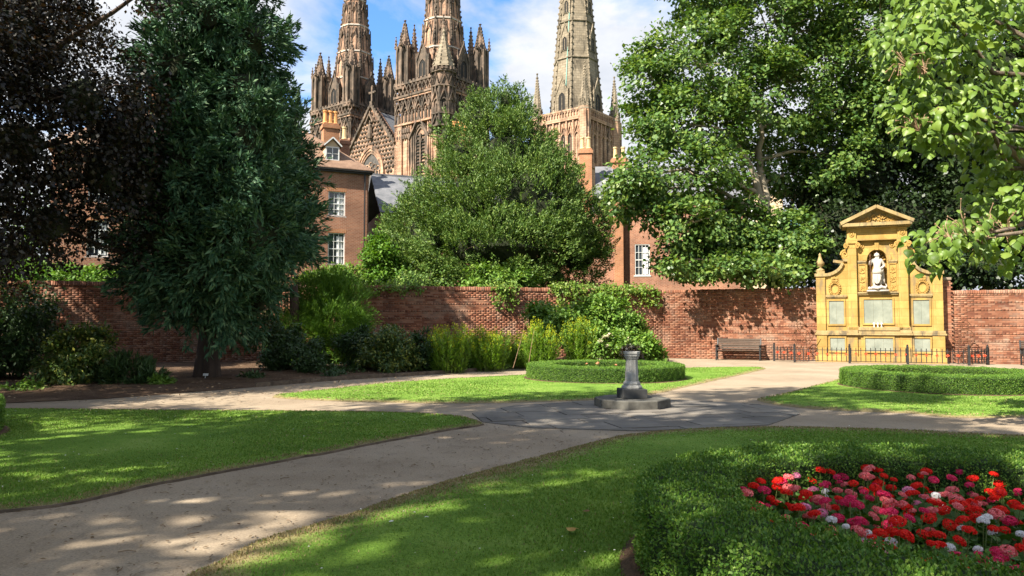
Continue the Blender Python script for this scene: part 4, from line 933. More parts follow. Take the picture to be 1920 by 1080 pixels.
def lucarne(par, mb, dkm, k, r, z, wd, ht, mat, slope=0.12):
    """gabled window standing out of a spire face"""
    mb.M = spin(k); y = -r
    mb.prism([(-wd, z), (wd, z), (wd, z + ht * 0.62), (0, z + ht), (-wd, z + ht * 0.62)], y - 0.12, y + wd * 2.2 + ht * slope)
    gable_bars(mb, 0, z + ht * 0.58, wd * 1.22, ht * 0.52, y - 0.16, 0.16, 0.22)
    for s in (-1, 1):
        mb.box(s * wd * 1.12 - 0.12, s * wd * 1.12 + 0.12, y - 0.22, y + 0.3, z - 0.2, z + ht * 0.72); mb.lathe([(0.13, 0), (0.02, 0.9)], 4, (s * wd * 1.12, y, z + ht * 0.72))
    arch_ring(mb, 0, z + 0.1, z + ht * 0.42, wd * 0.66, 0.14, y - 0.22, y - 0.11); mb.box(-0.06, 0.06, y - 0.2, y - 0.12, z + 0.1, z + ht * 0.5)
    mb.M = None
    d = MB(); d.M = spin(k); d.prism(arch(0, z + 0.1, z + ht * 0.42, wd * 0.66, 10, 0.6), y - 0.135, y - 0.10); return d  # thin dark panel on the solid front paints the shade inside

cath = empty('cathedral', (-26.1, 120.8, 0), CT); tag(cath, 'sooty sandstone cathedral with three tall spires rising behind the trees', 'cathedral')
def west_tower(c, turret):
    S = 4.8; T = MB(); tw = None
    T.box(-S + 0.45, S - 0.45, -S + 0.45, S - 0.45, 0, 36.0)
    for k in range(4):
        T.M = spin(k)
        T.box(-S + 0.2, S - 0.2, -S + 0.12, -S + 0.5, 0, 22.2)
        for x0, x1 in ((-3.5, -1.75), (1.75, 3.5)): T.box(x0, x1, -S + 0.14, -S + 0.5, 22.2, 30.2)      # wall either side of the belfry window
        for x0, x1, y0 in ((-S - 0.15, -S + 1.35, -S - 0.15), (S - 1.35, S + 0.15, -S - 0.15)): T.box(x0, x1, y0, -S + 1.3, 0, 30.4)
        for x in (-2.55, -2.1, -1.7, 1.7, 2.1, 2.55): T.lathe([(0.11, 0), (0.11, 8.2)], 6, (x, -S + 0.06, 22.2))
        for z in (12, 21.8, 30.2, 34.0): T.box(-S - 0.22, S + 0.22, -S - 0.24, -S + 0.6, z, z + 0.28)
    T.M = None
    tw = T.build('tower', SR, cath, loc=c)
    for k in range(4):
        # belfry window with louvres set back in its arch
        mb = MB(); mb.M = spin(k)
        for q, (hw, y) in enumerate(((1.62, -S - 0.02), (1.34, -S + 0.12), (1.08, -S + 0.26))): arch_ring(mb, 0, 22.2, 28.0, hw - 0.2, 0.22, y, y + 0.2, 0.75)
        mb.bar((0, -S + 0.3, 22.2), (0, -S + 0.3, 28.6), 0.2, 0.2); arch_ring(mb, -0.5, 22.2, 27.2, 0.40, 0.1, -S + 0.24, -S + 0.36, 0.7); arch_ring(mb, 0.5, 22.2, 27.2, 0.40, 0.1, -S + 0.24, -S + 0.36, 0.7)
        gable_bars(mb, 0, 27.9, 2.0, 3.2, -S - 0.1, 0.22, 0.3)
        wn_ = mb.build('belfry_window', SDK, tw)
        mb = MB(); mb.M = spin(k)
        for i in range(13): mb.bar((-1.0, -S + 0.36, 22.5 + i * 0.48), (1.0, -S + 0.36, 22.5 + i * 0.48), 0.26, 0.05, (0, 0.7, 0.7))
        mb.build('louvre', M['louvre'], tw)
        # canopied statue arcade standing in front of the wall
        mb = MB(); mb.M = spin(k); n = 7; st_ = 2 * S / n
        for i in range(n + 1): 
            x = -S + i * st_; mb.lathe([(0.16, 0), (0.16, 2.9)], 6, (x, -S - 0.1, 30.5)); crocket_spirelet(mb, (x, -S - 0.12, 33.2), 0.2, 1.3, 5, 2)
        for i in range(n):
            x = -S + (i + 0.5) * st_; gable_bars(mb, x, 32.1, st_ * 0.5, 1.75, -S - 0.14, 0.17, 0.3); arch_ring(mb, x, 31.9, 32.0, st_ * 0.32, 0.14, -S - 0.16, -S + 0.1, 0.6)
            if not (2 <= i <= 4 and False): mb.lathe([(0.24, 0), (0.26, 0.5), (0.2, 1.1), (0.22, 1.35), (0.1, 1.5), (0.14, 1.62), (0.1, 1.82), (0.0, 1.9)], 6, (x, -S - 0.08, 30.45))
        for i in range(12):
            for s in (-1, 1):
                x = s * (2.1 + 0.45 * (i % 6)); z = 28.2 + 0.85 * (i // 6); mb.lathe([(0.2, 0), (0.22, 0.4), (0.06, 0.8)], 5, (x, -S - 0.02, z))
        mb.build('canopied_arcade', SDK, tw)
        # lattice parapet
        mb = MB(); mb.M = spin(k); y = -S - 0.25; n = 13; st_ = (2 * S + 0.5) / n
        mb.box(-S - 0.25, S + 0.25, y - 0.12, y + 0.3, 34.28, 34.6); mb.box(-S - 0.25, S + 0.25, y - 0.1, y + 0.3, 36.1, 36.4)
        for i in range(n):
            x = -S - 0.25 + i * st_; mb.bar((x, y + 0.05, 34.6), (x + st_, y + 0.05, 36.1), 0.2, 0.13); mb.bar((x, y + 0.05, 36.1), (x + st_, y + 0.05, 34.6), 0.2, 0.13)
            mb.box(x, x + st_ * 0.5, y, y + 0.25, 36.4, 36.68)
        mb.build('parapet', SDK, tw)
    for sx, sy in ((-1, -1), (1, 1), (-1, 1), (1, -1)):
        if turret and (sx, sy) == (1, -1): continue
        p = pinnacle(tw, (sx * 3.95, sy * 3.95, 35.6), 2.3, 6.2, 4.6, SDK)
    if turret is not None:     # stair turret with its stone cone
        sx, sy = turret
        tx, ty = sx * 4.3, sy * 4.3
        mb = MB(); mb.lathe([(1.55, 0), (1.55, 8.4)], 8, (tx, ty, 28.6), a8)
        for z_ in (28.6, 30.3, 34.2, 36.3): mb.lathe([(1.6, 0), (1.85, 0.08), (1.85, 0.25), (1.6, 0.35)], 8, (tx, ty, z_), a8)
        for i in range(8):
            mb.M = Matrix.Translation((tx, ty, 0)) @ Matrix.Rotation(i * math.pi / 4, 4, 'Z'); y = -1.55 * math.cos(a8) - 0.12
            for q in (-0.6, 0.6): mb.box(q - 0.09, q + 0.09, y - 0.1, y + 0.15, 28.8, 34.2)
            gable_bars(mb, 0, 32.2, 0.62, 1.7, y - 0.08, 0.14, 0.24); arch_ring(mb, 0, 30.6, 32.0, 0.34, 0.12, y - 0.08, y + 0.1, 0.6); gable_bars(mb, 0, 29.0, 0.55, 1.2, y - 0.05, 0.12, 0.2)
            mb.lathe([(0.2, 0), (0.22, 0.5), (0.12, 1.0), (0.13, 1.2), (0, 1.4)], 6, (0, y, 30.6))
            for q in (-1, 1):
                mb.bar((-0.6 * q, y - 0.1, 34.6), (0.05 * q, y - 0.1, 36.3), 0.16, 0.12); mb.bar((0.6 * q, y - 0.1, 34.6), (-0.05 * q, y - 0.1, 36.3), 0.16, 0.12)
            for q in (-0.45, 0.15): mb.box(q, q + 0.3, y - 0.3, y, 36.6, 37.1)
            mb.M = None
        mb.build('stair_turret', SDK, tw)
        mb = MB(); mb.lathe([(1.6, 0), (0.15, 5.0), (0.25, 5.3), (0.02, 5.9)], 8, (tx, ty, 37.2), a8)
        for i in range(8):
            a = a8 * 2 * i + a8
            for t in range(8): q = 1.6 * (1 - (t + 0.5) / 8.4); mb.box(tx + q * math.cos(a) - 0.1, tx + q * math.cos(a) + 0.1, ty + q * math.sin(a) - 0.1, ty + q * math.sin(a) + 0.1, 37.2 + 5 * (t + 0.5) / 8.4, 37.45 + 5 * (t + 0.5) / 8.4)
        mb.build('turret_roof', M['stone_buff'], tw)
    # spire
    rs = lambda z: 4.05 * (1 - (z - 36.0) / 33.5)
    mb = MB(); zs = [36.0, 41.5, 46.0, 50.5, 55, 60, 69]; prof = [(rs(z) if z < 69 else 0.05, z) for z in zs]; mb.lathe(prof, 8, (0, 0, 0), a8)
    sp = mb.build('spire', SR, tw)
    for z in zs[1:6]: mb = MB(); mb.lathe([(rs(z) * 1.0, z - 0.16), (rs(z) + 0.16, z - 0.1), (rs(z) + 0.16, z + 0.08), (rs(z), z + 0.16)], 8, (0, 0, 0), a8); mb.build('spire_band', M['statue'], tw)
    mb = MB()
    for k in range(8):
        a = a8 * 2 * k + a8; mb.tube([(rs(z) * math.cos(a), rs(z) * math.sin(a), z) for z in (36, 66)], [0.15, 0.05], 5)
        for i in range(34):
            z = 36.8 + i * 0.82; q = rs(z) + 0.1; mb.box(q * math.cos(a) - 0.11, q * math.cos(a) + 0.11, q * math.sin(a) - 0.11, q * math.sin(a) + 0.11, z, z + 0.26)
    # shafted niches on the faces between the bands
    for lv, (z0, z1) in enumerate(((42.0, 45.6), (46.4, 50.0), (50.9, 54.5))):
        for k in range(8):
            mb.M = Matrix.Rotation(k * math.pi / 4, 4, 'Z'); ap = rs(z0) * math.cos(a8); ap1 = rs(z1) * math.cos(a8); w_ = rs(z1) * 0.16
            for x in (-2.1, -1, 1, 2.1): mb.bar((x * w_, -ap - 0.05, z0), (x * w_, -ap1 - 0.05, z1), 0.14, 0.12)
            gable_bars(mb, 0, z0 + (z1 - z0) * 0.55, w_ * 1.3, 1.5, -(ap * 0.4 + ap1 * 0.6) - 0.16, 0.13, 0.2)
            mb.M = None
    mb.build('crocketed_ribs', SDK, tw)
    for k in range(4):
        mb = MB(); q = lucarne(tw, mb, None, k, rs(36.4) * math.cos(a8) + 0.35, 36.3, 1.05, 5.2, SR, 0.2); mb.build('lucarne', SDK, tw); q.build('lucarne_shade_panel', M['void_shade'], tw)
    for k in range(4):
        mb = MB()   # tall pinnacled buttresses on the corner faces
        mb.M = Matrix.Rotation(k * math.pi / 2 + math.pi / 4, 4, 'Z'); y = -rs(36.4) - 0.3
        mb.box(-0.55, 0.55, y - 0.5, y + 1.6, 36, 41.2); 
        for s in (-0.42, 0.42): mb.box(s - 0.13, s + 0.13, y - 0.62, y - 0.45, 36, 41.0)
        gable_bars(mb, 0, 40.4, 0.7, 1.6, y - 0.5, 0.16, 0.25); crocket_spirelet(mb, (0, y + 0.1, 41.2), 0.55, 4.6, 6, 7); mb.M = None; mb.build('spire_buttress', SDK, tw)
    return tw
west_tower((0, 0, 0), (-1.0, -1.0) if False else None)
tB = west_tower((20, 0, 0.3), (1, -1))
# turret cone on the far corner of the first tower
# west gable between the towers
gx0, gx1, gy = 4.95, 15.05, -4.9; gm = 10.0
mb = MB(); mb.prism([(gx0, 0), (gx1, 0), (gx1, 28.3), (gm, 34.6), (gx0, 28.3)], gy, gy + 1.2); ga = mb.build('west_gable', SR, cath)
mb = MB()
for s in (-1, 1): 
    mb.bar((gm + s * 5.2, gy - 0.05, 28.2), (gm, gy - 0.05, 34.75), 0.7, 0.34)
    for i in range(14): t = (i + 0.5) / 14; x = gm + s * 5.2 * (1 - t); mb.box(x - 0.13, x + 0.13, gy - 0.3, gy + 0.1, 28.35 + 6.5 * t, 28.75 + 6.5 * t)
mb.box(gm - 0.3, gm + 0.3, gy - 0.3, gy + 0.3, 34.6, 35.3); mb.build('gable_coping', SDK, ga)
mb = MB(); mb.box(gm - 0.14, gm + 0.14, gy - 0.12, gy + 0.12, 35.3, 37.6); mb.box(gm - 0.62, gm + 0.62, gy - 0.11, gy + 0.11, 36.55, 36.85)
for q in ((-0.62, 36.7), (0.62, 36.7), (0, 37.6)): mb.lathe([(0.05, -0.2), (0.2, 0), (0.05, 0.2)], 6, (gm + q[0], gy, q[1]))
mb.build('gable_cross', SDK, ga)
mb = MB(); rr = random.Random(4)
for j in range(16):
    z = 24.2 + j * 0.66; hwid = 4.9 if z < 28.3 else 4.9 * (1 - (z - 28.3) / 6.3) - 0.35
    for i in range(-8, 9):
        x = i * 0.72 + (0.36 if j % 2 else 0)
        if abs(x) < hwid and not ((abs(x) / 3.1 + max(0, z - 24.5) / 3.7) < 1 or (z < 24.6 and abs(x) < 3.1)):
            mb.lathe([(0.34, 0.0), (0.26, 0.16), (0.08, 0.26)], 6, (0, 0, 0)); 
            for q in range(len(mb.v) - 18, len(mb.v)): vx, vy, vz = mb.v[q]; mb.v[q] = (gm + x + vx, gy - vz, z + vy)
stuff(mb.build('diaper_boss', SDK, ga))
mb = MB(); 
for q, (hw, y) in enumerate(((2.7, gy - 0.42), (2.4, gy - 0.30), (2.1, gy - 0.18))): arch_ring(mb, gm, 14, 24.4, hw, 0.32, y, gy + 0.05, 0.45)
mb.build('window_arch', SR, ga)
mb = MB()
for i in range(-3, 4): mb.bar((gm + i * 0.6, gy - 0.1, 14), (gm + i * 0.6, gy - 0.1, 25.2 - abs(i) * 0.2), 0.14, 0.16)
for i in range(5): 
    for a in np.linspace(0, 6.28, 9)[:-1]: mb.bar((gm + (i - 2) * 0.8 + 0.4 * math.cos(a), gy - 0.1, 25.6 - 0.35 * abs(i - 2) + 0.4 * math.sin(a)), (gm + (i - 2) * 0.8 + 0.4 * math.cos(a + 0.78), gy - 0.1, 25.6 - 0.35 * abs(i - 2) + 0.4 * math.sin(a + 0.78)), 0.1, 0.12)
mb.build('tracery', SP, ga)
mb = MB(); mb.prism(arch(gm, 14, 24.4, 2.1, 10, 0.45), gy - 0.03, gy - 0.01); mb.build('window_glazing', M['louvre'], ga)
mb = MB(); mb.lathe([(0.35, 0), (0.4, 0.7), (0.3, 1.6), (0.35, 2.0), (0.15, 2.2), (0.2, 2.5), (0, 2.8)], 8, (gm, gy - 0.35, 29.6)); gable_bars(mb, gm, 32.0, 0.8, 1.3, gy - 0.4, 0.18, 0.5); mb.build('gable_statue', SDK, ga)
mb = MB(); mb.prism([(gx0, 0), (gx1, 0), (gx1, 28), (gm, 33.8), (gx0, 28)], gy + 1.2, 44); mb.build('nave', M['stone_pink'], cath)
for s in (-1, 1):
    mb = MB(); 
    mb.add([(gm + s * 5.4, gy + 1.25, 27.9), (gm, gy + 1.25, 34.05), (gm, 44, 34.05), (gm + s * 5.4, 44, 27.9)], [(0, 1, 2, 3)]); o = mb.build('nave_roof', M['slate'], cath); q = o.modifiers.new('thick', 'SOLIDIFY'); q.thickness = 0.2

# central tower
def central_tower(c):
    S = 6.2; T = MB(); T.box(-S + 0.3, S - 0.3, -S + 0.3, S - 0.3, 0, 43.5)
    for k in range(4):
        T.M = spin(k)
        T.lathe([(1.25, 0), (1.25, 45.2)], 8, (-S + 0.3, -S + 0.3, 0), a8)
        for x in (-S + 0.2, -S - 0.55): pass
        for z in (28, 33.2, 43.0): T.box(-S, S, -S - 0.12, -S + 0.5, z, z + 0.35)
        for i in range(3): T.lathe([(0.22, 0), (0.22, 17.5)], 6, (-S - 0.75 + 0.6 * i * 0.9, -S - 0.85 + 0.3 * abs(i - 1), 27))
    T.M = None; tw = T.build('tower', SP, cath, loc=c)
    for k in range(4):
        mb = MB(); d = MB(); mb.M = d.M = spin(k); n = 6; st_ = (2 * S - 2.6) / n
        for i in range(n):
            x = -S + 1.3 + (i + 0.5) * st_; arch_ring(mb, x, 33.6, 39.6, st_ * 0.30, 0.16, -S + 0.02, -S + 0.34, 0.8); gable_bars(mb, x, 39.8, st_ * 0.48, 2.4, -S + 0.12, 0.14, 0.25)
            mb.bar((x - st_ / 2, -S + 0.08, 33.6), (x - st_ / 2, -S + 0.08, 42.9), 0.3, 0.3); mb.bar((x, -S + 0.26, 33.6), (x, -S + 0.26, 39.6), 0.1, 0.12)
            if i in (1, 3, 4): d.prism(arch(x, 34.4, 39.4, st_ * 0.26, 10, 0.8), -S + 0.27, -S + 0.295)  # dark panels on the solid wall paint the shade of open lancets
        mb.build('lancet_arcade', SP, tw); d.build('lancet_shade_panel', M['void_shade'], tw)
        mb = MB(); mb.M = spin(k); n = 18; st_ = (2 * S) / n
        mb.box(-S, S, -S - 0.15, -S + 0.25, 43.36, 43.7); mb.box(-S, S, -S - 0.12, -S + 0.2, 45.0, 45.35); mb.box(-S, S, -S + 0.16, -S + 0.19, 43.7, 45.0)
        for i in range(n + 1): mb.bar((-S + i * st_, -S, 43.7), (-S + i * st_, -S, 45.0), 0.16, 0.22)
        for i in range(n): mb.bar((-S + i * st_, -S, 44.6), (-S + (i + 0.5) * st_, -S, 45.0), 0.1, 0.1); mb.bar((-S + (i + 1) * st_, -S, 44.6), (-S + (i + 0.5) * st_, -S, 45.0), 0.1, 0.1)
        mb.build('parapet', SP, tw)
    for sx, sy in ((-1, -1), (1, -1), (1, 1), (-1, 1)):
        mb = MB(); x, y = sx * (S - 0.3), sy * (S - 0.3)
        mb.lathe([(1.3, 0), (1.3, 0.3), (1.05, 0.5), (1.05, 1.6)], 8, (x, y, 44.6), a8)
        for q in range(8): a = a8 * 2 * q + a8; crocket_spirelet(mb, (x + 1.1 * math.cos(a), y + 1.1 * math.sin(a), 45.2), 0.18, 1.6, 5, 2)
        crocket_spirelet(mb, (x, y, 46.0), 0.95, 8.6, 8, 13); mb.build('pinnacle', SB, tw)
    rs = lambda z: 5.75 * (1 - (z - 44.0) / 62.0)
    zs = [44, 57.0, 65.0, 74.0, 84, 95, 105.5]; mb = MB(); mb.lathe([(max(0.1, rs(z)), z) for z in zs], 8, (0, 0, 0), a8); mb.build('spire', SB, tw)
    for z in zs[1:6]: mb = MB(); mb.lathe([(rs(z), z - 0.25), (rs(z) + 0.28, z - 0.12), (rs(z) + 0.28, z + 0.1), (rs(z), z + 0.3)], 8, (0, 0, 0), a8); mb.build('spire_band', M['stone_buff'], tw)
    mb = MB()
    for k in range(8):
        a = a8 * 2 * k + a8; mb.tube([(rs(z) * math.cos(a), rs(z) * math.sin(a), z) for z in (44, 100)], [0.2, 0.08], 5)
        for i in range(40): z = 45 + i * 1.35; q = rs(z) + 0.14; mb.box(q * math.cos(a) - 0.16, q * math.cos(a) + 0.16, q * math.sin(a) - 0.16, q * math.sin(a) + 0.16, z, z + 0.34)
    mb.build('crocketed_ribs', SB, tw)
    for z, wd, ht in ((45.6, 1.25, 6.2), (58.6, 0.82, 5.0), (66.8, 0.74, 4.6)):
        for k in range(4):
            mb = MB(); y = -rs(z + 1.0) * math.cos(a8) - 0.1; q = lucarne(tw, mb, None, k, -y, z, wd, ht, SB, 0.12); mb.build('lucarne', SB, tw); q.build('lucarne_shade_panel', M['void_shade'], tw)
    mb = MB(); mb.tube([(0.7, -rs(z) * math.cos(a8) - 0.12, z) for z in (50, 70, 90)], 0.09, 5); mb.build('lightning_conductor', pmat('verdigris copper strip', (0.2, 0.42, 0.36), (0.28, 0.5, 0.42), 3), tw)
    return tw
Lc = Vector((-26.1, 120.8)); tgt = Vector((13.6, 155.0)) - Lc; cq, sq = math.cos(-CT), math.sin(-CT)
central_tower((tgt.x * cq - tgt.y * sq, tgt.x * sq + tgt.y * cq, 0))

# ------------------------------------------------------------------ houses beyond the wall
def sash(par, x, z0, wd, ht, y=0.0, rows=4, cols=3, curtain=True):
    mb = MB(); o = [(x - wd / 2 - 0.07, z0 - 0.05), (x + wd / 2 + 0.07, z0 - 0.05), (x + wd / 2 + 0.07, z0 + ht + 0.06), (x - wd / 2 - 0.07, z0 + ht + 0.06)]
    mb.ring(o, [(x - wd / 2, z0), (x + wd / 2, z0), (x + wd / 2, z0 + ht), (x - wd / 2, z0 + ht)], y - 0.03, y + 0.09)
    for i in range(1, cols): mb.box(x - wd / 2 + wd * i / cols - 0.014, x - wd / 2 + wd * i / cols + 0.014, y - 0.005, y + 0.05, z0, z0 + ht)
    for j in range(1, rows): t = 0.03 if j * 2 == rows else 0.014; mb.box(x - wd / 2, x + wd / 2, y - 0.007, y + 0.052, z0 + ht * j / rows - t, z0 + ht * j / rows + t)
    mb.box(x - wd / 2 - 0.14, x + wd / 2 + 0.14, y - 0.09, y + 0.1, z0 - 0.12, z0 - 0.052); f = mb.build('window', M['paint'], par)
    mb = MB(); mb.box(x - wd / 2, x + wd / 2, y + 0.055, y + 0.075, z0, z0 + ht); mb.build('pane', M['glass'], f)
    if curtain:
        mb = MB(); mb.box(x + wd * 0.02, x + wd * 0.42, y + 0.043, y + 0.054, z0 + 0.05, z0 + ht * 0.92); mb.build('curtain', M['curtain'], f)
def chimney(par, x, y, z, wx, wy, h, npot, potm, bm):
    mb = MB(); mb.box(x - wx / 2, x + wx / 2, y - wy / 2, y + wy / 2, z, z + h); mb.box(x - wx / 2 - 0.08, x + wx / 2 + 0.08, y - wy / 2 - 0.08, y + wy / 2 + 0.08, z + h - 0.35, z + h - 0.12); st_ = mb.build('chimney', bm, par)
    for i in range(npot):
        mb = MB(); px_ = x - wx / 2 + wx * (i + 0.5) / npot; mb.lathe([(0.17, 0), (0.20, 0.08), (0.16, 0.14), (0.13, 0.75), (0.17, 0.8), (0.17, 0.9), (0.12, 0.9)], 10, (px_, y, z + h)); mb.build('chimney_pot', potm, st_, smooth=False)
def wall_with_holes(par, x0, x1, z0, z1, holes, depth, mat, y=0.0):
    """front wall cut up round its window openings, with reveals"""
    mb = MB(); xs = sorted({x0, x1} | {a for h in holes for a in h[:2]}); zs = sorted({z0, z1} | {a for h in holes for a in h[2:]})
    for i in range(len(xs) - 1):
        for j in range(len(zs) - 1):
            cx, cz = (xs[i] + xs[i + 1]) / 2, (zs[j] + zs[j + 1]) / 2
            if any(h[0] < cx < h[1] and h[2] < cz < h[3] for h in holes): continue
            mb.add([(xs[i], y, zs[j]), (xs[i + 1], y, zs[j]), (xs[i + 1], y, zs[j + 1]), (xs[i], y, zs[j + 1])], [(0, 1, 2, 3)])
    for a, b, c, d in holes:
        mb.add([(a, y, c), (b, y, c), (b, y, d), (a, y, d), (a, y + 0.2, c), (b, y + 0.2, c), (b, y + 0.2, d), (a, y + 0.2, d)], [(0, 4, 5, 1), (1, 5, 6, 2), (2, 6, 7, 3), (3, 7, 4, 0)])
    mb.add([(x0, y, z0), (x0, y + depth, z0), (x0, y + depth, z1), (x0, y, z1)], [(0, 1, 2, 3)]); mb.add([(x1, y, z0), (x1, y + depth, z0), (x1, y + depth, z1), (x1, y, z1)], [(0, 1, 2, 3)])
    mb.add([(x0, y + depth, z0), (x1, y + depth, z0), (x1, y + depth, z1), (x0, y + depth, z1)], [(0, 1, 2, 3)])
    return mb.build('wall', mat, par)
def slope(par, pts, mat, t=0.14, nm='roof'):
    mb = MB(); mb.add(pts, [tuple(range(len(pts)))]); o = mb.build(nm, mat, par); s = o.modifiers.new('thick', 'SOLIDIFY'); s.thickness = t; s.offset = 0; return o

h1 = empty('brick_house', (-9.0, 46.0, 0), R(25)); tag(h1, 'three storey red brick house with tiled hipped roof and white dormer', 'house')
holes = []; wins = []
for i in range(5):
    xc = -1.95 - 3.2 * i
    for z0, ht in ((1.6, 2.3), (5.2, 1.95), (8.2, 1.5)): holes.append((xc - 0.52, xc + 0.52, z0, z0 + ht)); wins.append((xc, z0, ht))
wall_with_holes(h1, -17, 0, 0, 11.0, holes, 9, M['brick_far'])
for xc, z0, ht in wins: sash(h1, xc, z0 + 0.05, 0.90, ht - 0.1, 0.09)
for xc, z0, ht in wins:
    mb = MB()
    for q in range(9): mb.prism([(xc - 0.6 + q * 0.1335, z0 + ht + 0.005), (xc - 0.48 + q * 0.1335, z0 + ht + 0.005), (xc - 0.48 + q * 0.14 - 0.03, z0 + ht + 0.24), (xc - 0.6 + q * 0.14 - 0.03, z0 + ht + 0.24)], -0.006, 0.01)
    mb.build('window_arch', M['brick_orange'], h1)
mb = MB(); mb.box(-17.2, 0.2, -0.18, 0.1, 10.9, 11.12); mb.box(-17.2, 0.2, -0.32, -0.18, 11.0, 11.14); mb.build('eaves_gutter', M['iron'], h1)
slope(h1, [(-17.3, -0.3, 11.05), (0.3, -0.3, 11.05), (-3.9, 4.5, 14.7), (-13, 4.5, 14.7)], M['tile']); slope(h1, [(0.3, -0.3, 11.05), (0.3, 9.3, 11.05), (-3.9, 4.5, 14.7)], M['tile'])
slope(h1, [(0.3, 9.3, 11.05), (-17.3, 9.3, 11.05), (-13, 4.5, 14.7), (-3.9, 4.5, 14.7)], M['tile']); slope(h1, [(-17.3, 9.3, 11.05), (-17.3, -0.3, 11.05), (-13, 4.5, 14.7)], M['tile'])
for k in range(3):
    dx = -2.15 - 4.6 * k; dm = empty('dormer', (dx, 0.55, 11.72), 0, h1); dm.scale = (0.84, 1, 0.84)
    mb = MB(); mb.box(-0.52, 0.52, 0.0, 2.2, -0.3, 1.05); mb.prism([(-0.52, 1.05), (0.52, 1.05), (0, 1.6)], 0.0, 2.6); mb.build('cheek', M['render'], dm)
    for s in (-1, 1): mb = MB(); mb.add([(0, -0.15, 1.70), (s * 0.68, -0.15, 1.02), (s * 0.68, 2.4, 1.02), (0, 3.0, 1.70)], [(0, 1, 2, 3)]); o = mb.build('dormer_roof', M['tile'], dm); q = o.modifiers.new('thick', 'SOLIDIFY'); q.thickness = 0.07
    mb = MB(); mb.ring([(-0.5, 0.0), (0.5, 0.0), (0.5, 1.02), (-0.5, 1.02)], [(-0.42, 0.08), (0.42, 0.08), (0.42, 0.95), (-0.42, 0.95)], -0.06, 0.0); mb.box(-0.03, 0.03, -0.055, -0.002, 0.08, 0.95); mb.box(-0.42, 0.42, -0.05, -0.003, 0.5, 0.53)
    for s in (-1, 1): mb.bar((s * 0.66, -0.17, 1.06), (0, -0.17, 1.70), 0.08, 0.09)
    mb.build('dormer_frame', M['paint'], dm); mb = MB(); mb.box(-0.42, 0.42, -0.02, -0.005, 0.08, 0.95); mb.build('pane', M['glass'], dm)
chimney(h1, -1.7, 3.6, 11.6, 1.0, 0.8, 3.2, 3, M['pot'], M['brick_orange']); chimney(h1, -0.55, 4.6, 11.2, 0.6, 0.6, 2.9, 1, M['pot_buff'], M['brick_far']); chimney(h1, -12, 4.5, 14.0, 1.4, 0.9, 2.4, 3, M['pot'], M['brick_orange'])
mb = MB(); mb.tube([(-0.25, -0.1, 0), (-0.25, -0.1, 10.9)], 0.05, 6); mb.build('downpipe', M['iron'], h1)

h2 = empty('slate_wing', (-8.6, 48.2, 0), R(19)); tag(h2, 'lower brick wing with grey slate roof between the two brick houses', 'house')
wall_with_holes(h2, 0, 17, 0, 8.9, [(3, 4, 2, 4), (7, 8, 2, 4), (11, 12, 2, 4)], 8, M['brick_far'])
for x in (3.5, 7.5, 11.5): sash(h2, x, 2.05, 0.9, 1.9, 0.09)
slope(h2, [(-0.1, -0.3, 8.8), (17.2, -0.3, 8.8), (17.2, 4.0, 12.1), (-0.1, 4.0, 12.1)], M['slate']); slope(h2, [(17.2, 8.3, 8.8), (-0.1, 8.3, 8.8), (-0.1, 4.0, 12.1), (17.2, 4.0, 12.1)], M['slate'])
mb = MB(); mb.box(-0.1, 17.2, 3.86, 4.14, 12.1, 12.22); mb.build('ridge', M['slate'], h2); chimney(h2, 6.4, 4, 11.8, 1.3, 0.8, 3.8, 3, M['pot'], M['brick_orange'])

p = at(1126, 500, 51); h3 = empty('brick_house', (p.x, 51, 0), R(-6)); tag(h3, 'red brick house with slate roof, orange pier and white window behind the maple', 'house')
wall_with_holes(h3, 0, 9.6, 0, 10.2, [(2.35, 3.35, 4.9, 7.05), (6.4, 7.4, 4.9, 7.05)], 8, M['brick_far'])
sash(h3, 2.85, 4.95, 0.9, 2.05, 0.05, 4, 4); sash(h3, 6.9, 4.95, 0.9, 2.05, 0.05); pass
mb = MB(); mb.box(0.95, 1.55, -0.5, 0.02, 0, 9.9); mb.build('brick_pier', M['brick_orange'], h3)
slope(h3, [(-0.3, -0.35, 10.1), (9.9, -0.35, 10.1), (9.9, 4.0, 13.3), (-0.3, 4.0, 13.3)], M['slate']); slope(h3, [(9.9, 8.3, 10.1), (-0.3, 8.3, 10.1), (-0.3, 4, 13.3), (9.9, 4, 13.3)], M['slate'])
mb = MB(); mb.prism([(0, 0), (8, 0), (4, 3.1)], 0, 0.2)
for i in range(len(mb.v)): x, y, z = mb.v[i]; mb.v[i] = (y + 0.0, x, z + 10.2)
mb.build('gable_wall', M['brick_far'], h3)
chimney(h3, 1.5, 4.0, 12.4, 1.15, 0.8, 1.5, 2, M['pot_buff'], M['brick_orange']); chimney(h3, -1.0, 1.6, 9.0, 0.9, 0.8, 5.1, 2, M['pot_buff'], M['brick_orange'])
mb = MB(); mb.box(-2.2, 0.0, 0.6, 6, 0, 9.3); mb.build('side_wall', M['brick_far'], h3)
p = at(1272, 500, 66); h4 = empty('stone_hall', (p.x, 66, 0), R(-10)); tag(h4, 'pale stone hall with grey slate roof glimpsed through the maple', 'house')
wall_with_holes(h4, 0, 9, 0, 13.3, [(2, 3.2, 10, 12.4), (5.5, 6.7, 10, 12.4)], 8, M['render'])
for x in (2.6, 6.1): sash(h4, x, 10.05, 1.1, 2.3, 0.09)
slope(h4, [(-0.3, -0.3, 13.2), (9.3, -0.3, 13.2), (9.3, 4, 15.3), (-0.3, 4, 15.3)], M['slate']); slope(h4, [(9.3, 8.3, 13.2), (-0.3, 8.3, 13.2), (-0.3, 4, 15.3), (9.3, 4, 15.3)], M['slate'])
